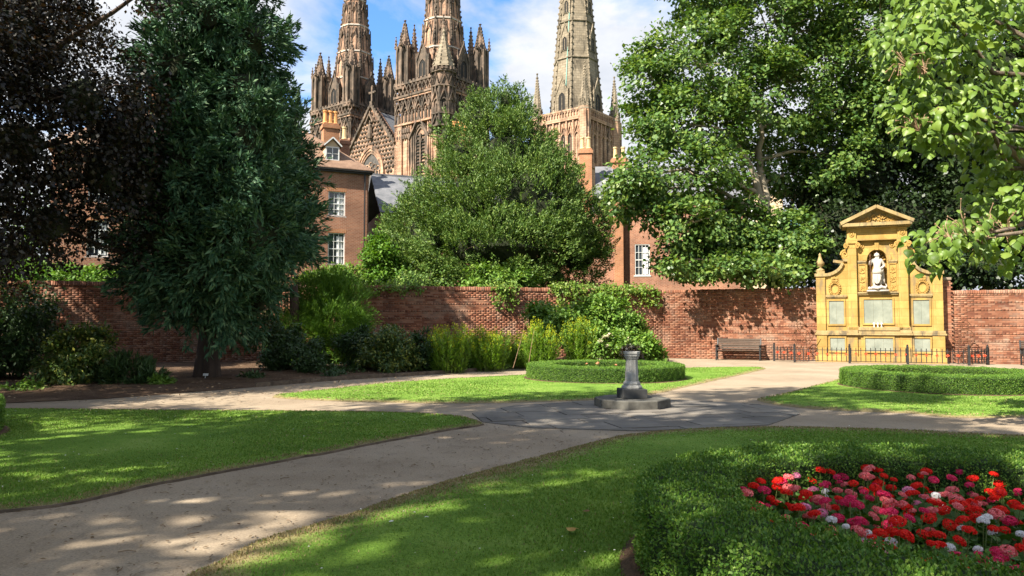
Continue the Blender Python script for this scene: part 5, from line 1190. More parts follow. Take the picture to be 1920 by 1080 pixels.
SHADE = [(-8.4, 2.4, 18, 5.6, 1.2), (-15.0, 0.0, 17.5, 6.0, 0.42), (-3.2, -1.5, 17, 5.2, 0.46), (-9.0, -7.0, 18, 6.0, 0.45), (3.0, -5.0, 16, 5.0, 0.4), (-22.0, 6.0, 17, 5.5, 0.7)]   # x, y, height, spread, leafiness
# ------------------------------------------------------------------ trees
def lobe(px, py, Y, rpx, rpy=None, ry=None):
    """a bump of crown seen at that pixel at that distance, radii in pixels"""
    p = at(px, py, Y); rpy = rpy or rpx; k = Y / FPX
    return (p.x, Y, p.z, rpx * k, (ry if ry else rpx * k), rpy * k)
g3 = lambda px, py: (*gr(px, py), 0.0)

# big cypress in front of the wall
bx, by = gr(388, 712)
cy_l = []
prof = [(2.3, 1.7), (3.2, 2.25), (4.2, 2.5), (5.4, 2.4), (6.8, 2.1), (8.2, 2.0), (9.8, 1.95), (11.4, 1.85), (13.0, 1.6), (14.8, 1.3), (16.5, 0.9), (18.2, 0.45)]
rg = np.random.default_rng(8)
for z, r in prof:
    n = max(1, int(r * 2.6))
    for i in range(n):
        a = 6.283 * (i + rg.uniform(-0.25, 0.25)) / n + z; q = r * rg.uniform(0.52, 0.66); s = r * rg.uniform(0.40, 0.50)
        cy_l.append((bx + 0.22 - 0.045 * max(0, z - 4) + q * math.cos(a), by + q * math.sin(a), z + rg.uniform(-0.35, 0.35), s, s, s * 1.15))
    cy_l.append((bx + 0.22 - 0.045 * max(0, z - 4), by, z, r * 0.5, r * 0.5, r * 0.6))
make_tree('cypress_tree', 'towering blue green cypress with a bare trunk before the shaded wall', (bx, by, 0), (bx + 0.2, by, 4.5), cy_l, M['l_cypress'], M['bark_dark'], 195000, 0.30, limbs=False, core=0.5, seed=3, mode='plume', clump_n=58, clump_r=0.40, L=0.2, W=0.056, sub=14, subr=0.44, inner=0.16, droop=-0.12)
c2 = [lobe(525, 480, 27, 50, 70), lobe(542, 400, 27, 44, 70), lobe(550, 320, 27, 36, 65), lobe(553, 255, 27, 26, 60), lobe(553, 215, 27, 12, 38), lobe(558, 445, 26.5, 34, 50), lobe(510, 330, 27.5, 60, 110)]
p = at(550, 560, 27); make_tree('cypress_tree', 'slimmer dark cypress with pointed top behind the towering one', (p.x, 27, 0), (p.x, 27, 3), c2, M['l_cypress2'], M['bark_dark'], 20000, 0.2, core=0.5, limbs=False, seed=4, mode='plume', clump_n=26, clump_r=0.36, L=0.24, W=0.06, sub=12, inner=0.1, droop=0.5)

# copper beech hanging in from the side
be = [lobe(20, 60, 17, 150, 130), lobe(150, 190, 16.5, 120, 130), lobe(40, 270, 16, 130, 120), lobe(190, 330, 17.5, 100, 110), lobe(90, 420, 17, 110, 90), lobe(215, 250, 18, 90, 110), lobe(-90, 200, 15, 160, 190), lobe(-60, 430, 15.5, 130, 120),
      lobe(60, -80, 17, 150, 110), lobe(90, 100, 18, 95, 110), lobe(270, 350, 18.5, 60, 75), lobe(285, -30, 17, 45, 50), lobe(250, 190, 18, 60, 80), lobe(-200, 40, 14, 180, 180), lobe(30, 470, 19, 90, 55), lobe(250, 480, 19, 50, 50),
      (-14.5, 21.5, 10.8, 2.2, 2.2, 2.0), (-13.5, 13.5, 8.5, 2.8, 2.8, 2.4), (-16.5, 15, 10, 3, 3, 2.6), (-12.8, 9.5, 5.2, 2.6, 2.6, 2), (-16.5, 11, 5, 3, 3, 2.4)]  # lobes mostly out of view, added so the crown shades wall and lawn
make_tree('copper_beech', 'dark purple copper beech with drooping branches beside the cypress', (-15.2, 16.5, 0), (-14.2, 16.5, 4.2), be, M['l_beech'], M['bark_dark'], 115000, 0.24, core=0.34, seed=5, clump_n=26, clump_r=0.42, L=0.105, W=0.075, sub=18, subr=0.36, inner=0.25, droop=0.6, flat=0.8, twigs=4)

# yew behind the wall
ye = [lobe(930, 430, 40, 185, 110), lobe(945, 300, 40, 100, 100), lobe(945, 232, 40, 62, 62), lobe(810, 440, 39.5, 85, 85), lobe(1055, 420, 40, 88, 120), lobe(865, 300, 39.5, 48, 62), lobe(1000, 290, 40.5, 34, 55), lobe(1042, 335, 40, 38, 58), lobe(1105, 450, 39.4, 40, 85), lobe(742, 470, 39.5, 40, 62),
      lobe(930, 470, 38, 170, 70), lobe(1085, 480, 39, 60, 62), lobe(880, 380, 37.8, 90, 100), lobe(985, 380, 38, 100, 110), lobe(790, 375, 39.5, 40, 44), lobe(950, 190, 40, 26, 36), lobe(975, 222, 40, 22, 38), lobe(1082, 365, 40, 24, 46), lobe(905, 225, 40, 38, 48), lobe(840, 255, 39.8, 26, 36)]
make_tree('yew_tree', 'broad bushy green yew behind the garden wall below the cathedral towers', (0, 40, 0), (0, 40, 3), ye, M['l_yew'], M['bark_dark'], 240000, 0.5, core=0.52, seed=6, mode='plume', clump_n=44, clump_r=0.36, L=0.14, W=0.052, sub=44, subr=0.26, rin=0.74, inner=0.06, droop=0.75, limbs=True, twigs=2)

# maple with pale stems behind and over the right wall
ma = [lobe(1330, 120, 36, 110, 95), lobe(1230, 160, 35.5, 82, 62), lobe(1460, 60, 37, 130, 100), lobe(1300, 235, 35, 110, 72), lobe(1430, 190, 36, 110, 92), lobe(1560, 150, 37, 110, 130), lobe(1240, 250, 35, 55, 48), lobe(1340, 40, 37, 80, 60), lobe(1290, 330, 34, 95, 55), lobe(1200, 330, 33, 62, 50),
      lobe(1560, 290, 37, 85, 88), lobe(1290, 420, 33, 75, 52), lobe(1420, 310, 38, 70, 58), lobe(1490, 330, 38.5, 50, 40), lobe(1240, 95, 36, 46, 42), lobe(1175, 350, 33, 40, 38), lobe(1650, 60, 36, 110, 110), lobe(1190, 115, 36, 34, 22), lobe(1390, -60, 37, 170, 70), lobe(1600, -70, 36, 150, 90), lobe(1650, 210, 36, 80, 90), lobe(1185, 385, 34, 52, 34), lobe(1240, 405, 33.8, 48, 36)]
make_tree('maple_tree', 'spreading maple with several pale stems behind the sunlit wall', (at(1448, 500, 36).x, 36, 0), tuple(at(1440, 405, 36)), ma, M['l_maple'], M['bark_pale'], 100000, 0.27, stems=[[tuple(at(1415, 330, 36)), tuple(at(1370, 240, 35.8)), tuple(at(1330, 130, 36))], [tuple(at(1425, 300, 36.4)), tuple(at(1425, 200, 36.6)), tuple(at(1440, 60, 37))]], seed=7, clump_n=34, clump_r=0.52, L=0.20, W=0.17, sub=22, subr=0.28, inner=0.10, droop=0.35, flat=0.55, twigs=4, flare=1.2)
lo = [lobe(1300, 480, 34.6, 60, 44, 1.0), lobe(1400, 460, 34.2, 75, 50, 1.0), lobe(1480, 480, 33.8, 60, 46, 1.0), lobe(1370, 420, 34.6, 62, 42), lobe(1470, 430, 34.4, 50, 38), lobe(1315, 508, 32.6, 30, 20), lobe(1395, 505, 32.3, 34, 22), lobe(1480, 505, 31.6, 22, 24), lobe(1360, 496, 32.9, 30, 22), lobe(1440, 500, 32.4, 26, 20), lobe(1510, 460, 33, 36, 34), (6.95, 31.8, 4.0, 0.42, 0.4, 0.34), (8.95, 31.4, 4.0, 0.5, 0.35, 0.34), (10.8, 30.7, 3.95, 0.34, 0.3, 0.36)]
make_tree('young_maple', 'leafy lower maple overhanging the wall top above the bench', (at(1400, 500, 33.4).x, 33.4, 0), tuple(at(1400, 490, 33.4)), lo, M['l_maple'], M['bark'], 26000, 0.12, seed=9, clump_n=30, clump_r=0.45, L=0.19, W=0.16, sub=16, subr=0.36, inner=0.1, droop=0.5, flat=0.5)

# dark trees behind the memorial
for k, (lbl, lobs, bp, sd_) in enumerate((
    ('very dark evergreen tree directly behind the memorial pediment', [lobe(1600, 330, 39, 130, 130), lobe(1680, 430, 37, 120, 110), lobe(1570, 440, 36.5, 90, 95), lobe(1700, 250, 40, 130, 120), lobe(1540, 500, 34.5, 50, 50), lobe(1530, 400, 38, 60, 80), lobe(1750, 480, 35, 80, 70)], 1630, 21),
    ('dark holly tree behind the patchy brick wall under the catalpa branches', [lobe(1830, 420, 36, 120, 120), lobe(1900, 300, 37, 130, 130), lobe(1780, 320, 38, 110, 120), lobe(1950, 450, 34, 100, 100), lobe(1850, 510, 33.5, 90, 45)], 1850, 22),
    ('tall dark leafy tree filling the gap above the memorial', [lobe(1720, 130, 41, 150, 140), lobe(1850, 150, 41, 160, 150), lobe(1780, 0, 42, 170, 120), lobe(1950, 60, 41, 150, 150)], 1790, 23))):
    Y0 = lobs[0][1]; bx_ = at(bp, 500, Y0).x
    make_tree(['evergreen_tree', 'holly_tree', 'lime_tree'][k], lbl, (bx_, Y0, 0), (bx_, Y0, 3.4), lobs, M['l_dark'] if k < 2 else M['l_maple'], M['bark_dark'], 38000, 0.3, core=0.62 if k < 2 else 0.4, seed=sd_, clump_n=30, clump_r=0.5, L=0.2, W=0.14, sub=18, subr=0.36, inner=0.2, droop=0.3, flat=0.6)

make_tree('evergreen_tree', 'added dense evergreen, mostly out of view, that shades the wall end beside the beech', (-20.5, 20.8, 0), (-20.5, 20.8, 2.5), [(-18.6, 22.3, 5.2, 2.6, 2.6, 2.6), (-20.5, 21, 8.5, 3, 3, 3), (-22.5, 20, 6, 3, 3, 3), (-21.5, 19.5, 11.5, 2.6, 2.6, 2.6), (-18.8, 20.6, 7.6, 2.6, 2.6, 2.4), (-24.5, 18, 10, 3, 3, 3), (-25, 18, 5, 3, 3, 3)], M['l_dark'], M['bark_dark'], 22000, 0.3, core=0.6, seed=29, clump_n=30, clump_r=0.6, L=0.3, W=0.22, sub=18, subr=0.42, inner=0.4)  # added caster, mostly out of view, to throw the wall end into shade
# far trees closing the view at the side
for k, (px_, Y0, rz_) in enumerate(((60, 60, 5.5), (-250, 44, 5.0), (2250, 40, 6.0))):
    p = at(px_, 560, Y0)
    make_tree('broadleaf_tree', ['round green tree beyond the brick house glimpsed past the beech', 'broad green tree beyond the shaded end of the wall', 'broad green tree beyond the end of the patchy wall'][k], (p.x, Y0, 0), (p.x, Y0, 3.0), [(p.x, Y0, 7, rz_ * 0.8, rz_ * 0.8, rz_ * 0.7), (p.x + 2, Y0, 10, rz_ * 0.6, rz_ * 0.6, rz_ * 0.6), (p.x - 2, Y0 - 1, 5, rz_ * 0.7, rz_ * 0.7, rz_ * 0.5)], M['l_maple'], M['bark'], 12000, 0.3, seed=30 + k, clump_n=30, clump_r=0.6, L=0.26, W=0.2, sub=16)

# trees behind and beside the viewpoint that shade the near lawn
SH = []
def shade_tree(k, x, y, h, r, lbl, dens=1.0):
    lobs = []; rg = np.random.default_rng(60 + k)
    for i in range(11):
        a = i * 2.4; q = r * math.sqrt((i + 0.5) / 11) * 0.75; z = h * rg.uniform(0.48, 0.92) - 0.12 * q
        s = r * rg.uniform(0.30, 0.42); lobs.append((x + q * math.cos(a), y + q * math.sin(a), z, s, s, s * 0.75))
    make_tree('lime_tree', lbl, (x, y, 0), (x, y, h * 0.33), lobs, M['l_maple'], M['bark'], int(15000 * dens), 0.28, seed=60 + k, clump_n=26, clump_r=0.6, L=0.27, W=0.22, sub=9, subr=0.34, inner=0.2, flat=0.6, twigs=2)
for k, (x, y, h, r, d) in enumerate(SHADE):
    shade_tree(k, x, y, h, r, ['broad lime tree beside the gravel path casting shade on the paving', 'broad thin crowned lime tree beside the shaded lawn past the beech', 'lime tree between the gravel path and the geranium bed', 'tall lime tree at the garden end of the gravel path', 'lime tree on the lawn past the geranium bed', 'lime tree beyond the copper beech at the lawn side'][k % 6], d)

# ------------------------------------------------------------------ catalpa: every large leaf its own
def heart_leaf(seed, sx=1.0):
    rg = random.Random(seed); L = 0.23; ou = [(0, 0), (0.055, -0.035), (0.10, 0.0), (0.115, 0.06), (0.09, 0.125), (0.045, 0.19), (0.0, 0.245), (-0.045, 0.19), (-0.09, 0.125), (-0.115, 0.06), (-0.10, 0.0), (-0.055, -0.035)]
    b = rg.uniform(0.03, 0.06); vs = [(x * sx, y, -b * (y / 0.245) ** 2 * 2.0 - abs(x) * 0.38 + rg.uniform(-0.006, 0.006)) for x, y in ou]
    mid = [(0, 0.06, 0.012), (0, 0.14, -0.012)]; v = vs + mid
    f = [(0, 1, 12), (1, 2, 12), (2, 3, 12), (3, 4, 13, 12), (4, 5, 13), (5, 6, 13), (6, 7, 13), (7, 8, 13), (8, 9, 12, 13), (9, 10, 12), (10, 11, 12), (11, 0, 12)]
    return v, f
cat_ = empty('catalpa_tree', (12.0, 12.6, 0)); tag(cat_, 'catalpa tree with large bright heart shaped leaves reaching in over the lawn', 'tree')
cb_ = Vector((12.0, 12.6, 0)); rg = np.random.default_rng(77); mb = MB()
mb.tube([(0, 0, -0.1), (-0.05, 0, 0.6), (-0.15, 0, 1.8), (-0.3, 0, 2.6)], [0.36, 0.26, 0.22, 0.2], 12)
tips = []
brs = [(1880, 455, 11.0, 26), (1800, 440, 10.6, 30), (1750, 465, 10.2, 22), (1850, 390, 11.4, 26), (1720, 190, 10.8, 40), (1780, 90, 11.2, 60), (1690, 90, 10.6, 34), (1860, 30, 11.6, 60), (1870, 180, 11.6, 60), (1790, 200, 11.0, 56), (1740, 250, 10.8, 34), (1900, 280, 11.8, 34), (1830, 260, 11.4, 40), (1860, 340, 12.0, 26), (1930, 380, 11.0, 30), (1960, 140, 11.5, 50), (1740, 20, 10.9, 44), (1790, -60, 11.5, 40), (1900, -100, 12.0, 40), (2060, 250, 12, 60), (2060, 20, 12.5, 60)]
for px_, py_, Y, n in brs:
    e_ = at(px_, py_, Y) - cb_; limb(mb, (-0.25, 0, 2.4), e_ + Vector((0.25, 0.1, 0.0)), 0.085, 0.018, rg, 7, 0.22); tips.append((e_, n, 72 * Y / FPX * (0.8 if n < 31 else 1.05)))
mb.build('trunk', M['bark'], cat_, smooth=True)
LM = []
for s in range(6):
    v, f = heart_leaf(s, 0.9 + 0.06 * s); me = bpy.data.meshes.new('leaf'); me.from_pydata(v, [], f); me.materials.append(M['l_catalpa']); me.shade_smooth(); LM.append((me, np.array(v), f))
leaves = []
for e_, n, rad in tips:
    for i in range(int(n * 4.0)):
        d = Vector(rg.normal(size=3)); d.z *= 0.72; d = d.normalized() * rad * (rg.random() ** 0.45)
        p = e_ + d; out = Vector((d.x, d.y, 0)) + Vector((-0.35, -0.45, 0)) * rad
        yaw = math.atan2(out.y, out.x) - math.pi / 2 + rg.normal(0, 0.6); pit = -rg.uniform(0.35, 1.3); s = rg.uniform(0.3, 0.66)
        leaves.append((p, yaw, pit, rg.normal(0, 0.35), s))
score = [-(l[0] + cb_).length - (40 if abs((l[0] + cb_).x) > (l[0] + cb_).y * 0.69 else 0) for l in leaves]; order = np.argsort(score)[::-1]
mb = MB()
for c_, i in enumerate(order):
    p, yaw, pit, rol, s = leaves[i]; me, v, f = LM[i % 6]
    mt = Matrix.Translation(p) @ Matrix.Rotation(yaw, 4, 'Z') @ Matrix.Rotation(pit, 4, 'X') @ Matrix.Rotation(rol, 4, 'Y') @ Matrix.Scale(s, 4)
    if c_ < 300:
        o = bpy.data.objects.new('leaf', me); col.objects.link(o); o.parent = cat_; o.matrix_local = mt
    else: mb.M = mt; mb.add([tuple(q) for q in v], f)
mb.M = None
if mb.v: stuff(mb.build('inner_leaves', M['l_catalpa'], cat_, smooth=True))
mb = MB()
for px_, py_, Y in ((1800, 425, 10.3), (1850, 420, 10.6), (1770, 440, 10.2), (1830, 450, 10.5), (1880, 430, 10.8), (1690, 110, 10.3), (1720, 125, 10.5), (1710, 230, 10.5)):
    e_ = at(px_, py_, Y) - cb_
    for i in range(14):
        t = e_ + Vector(rg.normal(size=3)) * 0.14; mb.tube([e_ - Vector((-0.1, 0, 0.12)), (e_ + t) / 2 + Vector((0, 0, 0.02)), t], [0.006, 0.005, 0.003], 4); mb.lathe([(0.003, -0.014), (0.012, 0), (0.002, 0.014)], 5, t)
stuff(mb.build('seed_heads', M['pods'], cat_))

# ------------------------------------------------------------------ shrubs and border plants
KB = dict(clump_n=24, clump_r=0.16, sub=14, subr=0.4)
def sl(px, py, Y, rpx, rpy): return lobe(px, py, Y, rpx, rpy)
make_shrub('feathery_shrub', 'big bright green feathery shrub between the cypress and goldenrod', [sl(610, 620, 27.6, 72, 70), sl(640, 585, 27.8, 52, 52), sl(590, 570, 28, 42, 46), sl(560, 630, 27, 50, 55), sl(655, 640, 27, 40, 40), sl(625, 545, 28, 34, 30)], M['l_bright'], 60000, seed=41, mode='plume', clump_n=24, clump_r=0.26, L=0.17, W=0.02, sub=16, subr=0.42, droop=0.7, inner=0.1)
make_shrub('laurel_bush', 'dull green bush under the dark end of the feathery shrub', [sl(520, 640, 24, 46, 55), sl(555, 668, 23.5, 55, 32)], M['l_dull'], 9000, seed=42, L=0.12, W=0.06, **KB)
make_shrub('variegated_bush', 'rounded bush with yellow splashed leaves in the border', [sl(735, 645, 23.8, 38, 38), sl(705, 660, 23.6, 34, 30), sl(745, 668, 23.4, 40, 26)], M['l_varieg'], 11000, seed=43, L=0.11, W=0.05, **KB)
make_shrub('dark_bush', 'low dull bush next to the yellow splashed bush', [sl(790, 660, 24.0, 36, 36), sl(675, 655, 24.6, 36, 40)], M['l_dull'], 8000, seed=44, L=0.12, W=0.05, **KB)
make_shrub('leafy_shrub', 'tall leafy climber shrub against the wall near its corner', [sl(1140, 595, 30.5, 50, 40), sl(1165, 625, 30.2, 44, 40), sl(1100, 600, 30.0, 34, 36), sl(1195, 655, 29.8, 42, 26), sl(1040, 610, 28.9, 40, 32), sl(1015, 588, 29.2, 26, 22)], M['l_shrub'], 22000, seed=45, L=0.16, W=0.10, clump_n=22, clump_r=0.24, sub=16, subr=0.36, droop=0.4)
make_shrub('cream_flowering_shrub', 'shrub with clusters of cream flowers behind the pedestal', [sl(1150, 650, 28.2, 36, 28), sl(1120, 640, 28.0, 26, 30)], M['l_shrub'], 6000, seed=46, L=0.13, W=0.08, clump_n=22, clump_r=0.2, sub=12)
V, F = crown([tuple(np.array(sl(1140, 645, 27.95, 36, 30)))], 260, clump_n=10, clump_r=0.08, L=0.08, W=0.08, seed=47, sub=20, subr=0.3); 
o_ = quads('blossom', V, F, M['f_cream'], [o for o in col.objects if o.name.startswith('cream_flowering')][0]); o_.location = -o_.parent.location
make_shrub('copper_bush', 'small dark copper leaved bush rising behind the pedestal cap', [sl(1184, 662, 26.5, 15, 11)], M['l_beech'], 2200, seed=48, L=0.1, W=0.06, clump_n=18, clump_r=0.14, sub=10)
make_shrub('lily_clump', 'pale green leafy clump at the corner of the two walls', [sl(1215, 660, 29.6, 26, 22), sl(1200, 640, 30.2, 24, 26)], M['l_bright'], 5000, seed=49, L=0.2, W=0.06, clump_n=18, clump_r=0.16, sub=10, droop=0.2)
make_shrub('shade_bush', 'large dark bush against the shaded wall under the beech', [sl(30, 640, 20, 75, 85), sl(-50, 600, 19.5, 90, 110), sl(75, 600, 21, 40, 60)], M['l_dull'], 16000, seed=50, L=0.13, W=0.06, clump_n=24, clump_r=0.22, sub=14)
make_shrub('spotted_laurel', 'rounded bush with yellow tipped leaves in deep shade by the cypress', [sl(148, 665, 18.6, 48, 50), sl(175, 640, 18.8, 28, 30), sl(115, 690, 18.4, 40, 32)], M['l_varieg'], 9000, seed=51, L=0.13, W=0.055, clump_n=22, clump_r=0.18, sub=12)
make_shrub('fern_clump', 'low dark ferny clump beside the cypress trunk', [sl(240, 708, 18.8, 44, 26), sl(275, 718, 18.6, 22, 16)], M['l_dull'], 5000, seed=52, L=0.18, W=0.03, clump_n=20, clump_r=0.16, sub=10, mode='plume', droop=0.7)
for k, (px_, py_, Y, a, b, mt, lb) in enumerate(((300, 722, 18.4, 12, 9, 'l_shrub', 'small bright weed at the foot of the ferny clump'), (40, 735, 17.2, 40, 16, 'l_shrub', 'straggling weeds at the path edge below the large dark bush'), (610, 690, 22.4, 60, 14, 'l_dull', 'dark ground cover in front of the feathery shrub'), (470, 712, 21, 26, 8, 'l_dull', 'trailing ground cover beside the cypress trunk'), (900, 688, 25.8, 60, 14, 'l_shrub', 'low leafy plants at the feet of the goldenrod'))):
    make_shrub('low_plant', lb, [sl(px_, py_, Y, a, b)], M[mt], 1800, seed=53 + k, cat='plant', L=0.12, W=0.05, clump_n=18, clump_r=0.12, sub=10, stems=2)

# shrubs on the far side of the wall
for k, (lb, lo_, mt, n) in enumerate((
    ('bright yellow green sapling behind the wall by the brick house', [sl(715, 490, 36, 28, 45), sl(735, 515, 36, 34, 26), sl(705, 460, 36.5, 16, 22)], 'l_bright', 7000),
    ('pale flowering bush behind the wall below the brick house', [sl(640, 522, 36, 50, 22), sl(600, 530, 35.5, 40, 20)], 'l_shrub', 6000),
    ('light green bush peeping over the wall below the yew', [sl(935, 520, 35, 55, 22), sl(975, 528, 35, 38, 18), sl(905, 530, 34.8, 30, 16)], 'l_shrub', 6000),
    ('olive green bush behind the wall between sapling and yew', [sl(790, 515, 37, 60, 30), sl(840, 525, 36, 40, 22), sl(770, 530, 35, 50, 18)], 'l_yew', 8000),
    ('yellowish hedge behind the shaded end of the wall', [sl(120, 520, 31, 110, 20), sl(0, 505, 31, 70, 32), sl(210, 525, 31, 60, 16)], 'l_bright', 9000))):
    make_shrub('wall_bush', lb, lo_, M[mt], n, seed=70 + k, L=0.17, W=0.10, clump_n=22, clump_r=0.28, sub=14)

# vines trailing over the wall top
def vine(label, t0, t1, n, seed, hang=0.5):
    rg = np.random.default_rng(seed); e = empty('wall_vine', (*(WC - EL * ((t0 + t1) / 2)), 3.1), aL); tag(e, label, 'vine'); h = abs(t1 - t0) / 2
    nc = n // 14; cx = rg.uniform(-h, h, nc); up = rg.random(nc) < 0.5
    cz = np.where(up, rg.uniform(0.0, 0.22, nc), -rg.random(nc) ** 1.8 * hang); cy = np.where(up, rg.uniform(-0.15, 0.4, nc), -0.1 - rg.random(nc) * 0.12)
    idx = np.repeat(np.arange(nc), 14); P = np.column_stack([cx, cy, cz])[idx] + rg.normal(0, 0.09, (len(idx), 3)); P[:, 1] = np.where(P[:, 2] < 0.05, np.minimum(P[:, 1], -0.04), P[:, 1])
    D = rg.normal(0, 0.6, P.shape) + np.array([0.1, -0.3, -0.6]); N_ = rg.normal(0, 0.4, P.shape) + np.array([0, -0.7, 0.6]); s = rg.uniform(0.07, 0.14, len(P))
    V, F = leafgeo(P, D, N_, s, s * 0.8); quads('foliage', V, F, M['l_ivy'], e)
    mb = MB()
    for i in range(int(5 * h) + 2):
        x = rg.uniform(-h, h); mb.tube([(x, 0.1, 0.12), (x + 0.1, -0.08, 0.02), (x + rg.normal(0, 0.15), -0.09, -rg.uniform(0.2, 0.9) * hang), ], [0.01, 0.009, 0.005], 5)
    mb.build('stem', M['twig'], e)
vine('thick vine along the wall top near its corner', 0.2, 5.4, 3200, 90, 0.75)
vine('small tuft of vine hanging over the middle of the wall', 7.0, 8.2, 700, 91, 0.9)
vine('thin sparse vine on the wall top behind the goldenrod', 11.2, 13.6, 700, 92, 0.35)

# goldenrod
def goldenrod(px_, Y, hpx, wpx, seed, label):
    p = at(px_, 690, Y); rg = np.random.default_rng(seed); e = empty('goldenrod', (p.x, Y, 0.03)); k = Y / FPX; h = hpx * k; w_ = wpx * k
    tag(e, label, 'flower', 'goldenrod clumps in the border'); n = int(105 * w_ / 0.8); mb = MB(); LP, LD, LN, LL_, LW = [], [], [], [], []; FP, FD, FN = [], [], []
    for i in range(n):
        r = math.sqrt(rg.random()) * w_ / 2; a = rg.uniform(0, 6.28); x, y = r * math.cos(a), r * math.sin(a) * 0.8; hh = h * rg.uniform(0.5, 1.04) * (1 - 0.25 * (r / w_ * 2) ** 2)
        tx, ty = x * 1.4 + rg.normal(0, 0.09), y * 1.4 + rg.normal(0, 0.09); mb.tube([(x, y, -0.05), (x * 1.05, y * 1.05, hh * 0.5), (tx, ty, hh)], [0.007, 0.006, 0.003], 4)
        m = int(hh / 0.026); t = rg.uniform(0.02, 0.97, m); th = rg.uniform(0, 6.28, m); P = np.column_stack([x + (tx - x) * t, y + (ty - y) * t, hh * t])
        LP.append(P); LD.append(np.column_stack([np.cos(th), np.sin(th), rg.uniform(0.2, 1.4, m)])); LN.append(np.tile([0, 0, 1.0], (m, 1)) + rg.normal(0, 0.2, (m, 3))); LL_.append(rg.uniform(0.15, 0.25, m) * (1.1 - 0.45 * t)); 
        if rg.random() < 0.3: continue
        q = 20; th = rg.uniform(0, 6.28, q); tt = rg.random(q); rad = 0.05 * (1 - tt) + 0.01
        FP.append(np.column_stack([tx + rad * np.cos(th), ty + rad * np.sin(th), hh - 0.06 + 0.20 * tt])); FD.append(np.column_stack([np.cos(th), np.sin(th), np.full(q, 0.8)])); FN.append(rg.normal(size=(q, 3)))
    mb.build('stem', M['stem'], e); LP = np.concatenate(LP); L_ = np.concatenate(LL_)
    V, F = leafgeo(LP, np.concatenate(LD), np.concatenate(LN), L_, L_ * 0.2); quads('foliage', V, F, M['l_golden'], e)
    FP = np.concatenate(FP); s = rg.uniform(0.03, 0.055, len(FP)); V, F = leafgeo(FP, np.concatenate(FD), np.concatenate(FN), s, s * 0.6); quads('flower_plumes', V, F, M['f_golden'], e)
for a in ((842, 23.6, 90, 60, 1, 'goldenrod clump nearest the dull bush'), (918, 24.6, 84, 56, 2, 'goldenrod clump with yellow tops mixed with dead stalks'), (1012, 25.2, 88, 50, 3, 'goldenrod clump right behind the box hedge ring edge'), (1083, 25.8, 96, 42, 4, 'tallest goldenrod clump beside the leafy shrub'), (880, 25.6, 64, 44, 5, 'short goldenrod clump between two taller ones'), (964, 26.0, 66, 50, 6, 'small goldenrod clump backed by the brick wall')): goldenrod(*a)
mb = MB()
for a in ((962, 700, 985, 604), (990, 690, 1002, 615)): mb.tube([at(a[0], 690, 24.4), at((a[0] + a[2]) / 2, 650, 24.4), at(a[2], a[3], 24.4)], [0.008, 0.007, 0.004], 5)
tag(mb.build('dead_stalks', M['pods']), 'pale dead stalks leaning out of the goldenrod', 'plant')

# ------------------------------------------------------------------ box hedge rings
def hedge_mesh():
    rg = np.random.default_rng(5); RO, RI, h = 2.0, 1.36, 0.47; n = 130000; mean = (RO + RI) / 2
    areas = np.array([2 * math.pi * RO * h, 2 * math.pi * RI * h, math.pi * (RO ** 2 - RI ** 2)]); kind = rg.choice(3, n, p=areas / areas.sum()); th = rg.uniform(0, 6.283, n)
    r = np.where(kind == 0, RO, np.where(kind == 1, RI, np.sqrt(rg.uniform(RI ** 2, RO ** 2, n)))); z = np.where(kind == 2, h, h * rg.random(n))
    # rounded shoulders and an uneven, clipped surface
    bump_ = 0.014 * np.sin(th * 23 + z * 9) * np.sin(th * 7 + r * 5) + 0.012 * np.sin(th * 51 + r * 17) * np.sin(z * 23 + r * 31)
    off = rg.normal(0, 0.010, n) + 0.03 * (rg.random(n) < 0.012) + bump_ - 0.015
    nr_ = np.where(kind == 0, 1.0, np.where(kind == 1, -1.0, 0.0)); up = (kind == 2).astype(float)
    edge = np.clip(1 - np.minimum(RO - r, r - RI) / 0.07, 0, 1) * up; z = z - 0.03 * edge ** 2
    tz = np.clip((z - (h - 0.07)) / 0.07, 0, 1) * (1 - up); r = r - nr_ * 0.022 * tz ** 2
    r2 = r + nr_ * off; z2 = z + up * off
    P = np.column_stack([r2 * np.cos(th), r2 * np.sin(th), z2]); Nn = np.column_stack([nr_ * np.cos(th), nr_ * np.sin(th), up])
    D = Nn * 0.7 + rg.normal(0, 0.6, P.shape) + np.array([0, 0, 0.35]); N2 = Nn + rg.normal(0, 0.5, P.shape) + np.array([0, 0, 0.4]); s = rg.uniform(0.013, 0.026, n)
    return leafgeo(P, D, N2, s, s * 0.62, 0.15)
HV, HF = hedge_mesh()
def hedge(loc, scale, label, first=None, rz=0.0):
    e = empty('box_hedge', (*loc, 0.03), rz); e.scale = (scale, scale, 0.88 if scale != 1 else 1.06); tag(e, label, 'hedge', 'round clipped box hedges')
    if first is None:
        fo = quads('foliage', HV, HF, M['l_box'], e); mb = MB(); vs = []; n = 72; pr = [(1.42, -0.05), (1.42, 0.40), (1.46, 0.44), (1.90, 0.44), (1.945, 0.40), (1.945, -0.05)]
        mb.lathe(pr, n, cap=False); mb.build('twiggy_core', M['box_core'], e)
    else:
        for ch in first.children: c = ch.copy(); col.objects.link(c); c.parent = e
    return e
B0 = (2.77, 4.48); hg = hedge(B0, 1.0, 'round box hedge enclosing the red and pink geraniums')
B1 = (2.62, 21.0); B2 = (10.35, 17.9); B3 = (-8.98, 9.6)
hedge(B1, 1.1, 'sunlit round box hedge with a few peach flowers behind the pedestal', hg, 1.0); hedge(B2, 1.12, 'round box hedge on the lawn in front of the memorial railing', hg, 2.2); hedge(B3, 1.0, 'round box hedge on the near lawn opposite the geraniums', hg, 4.0)
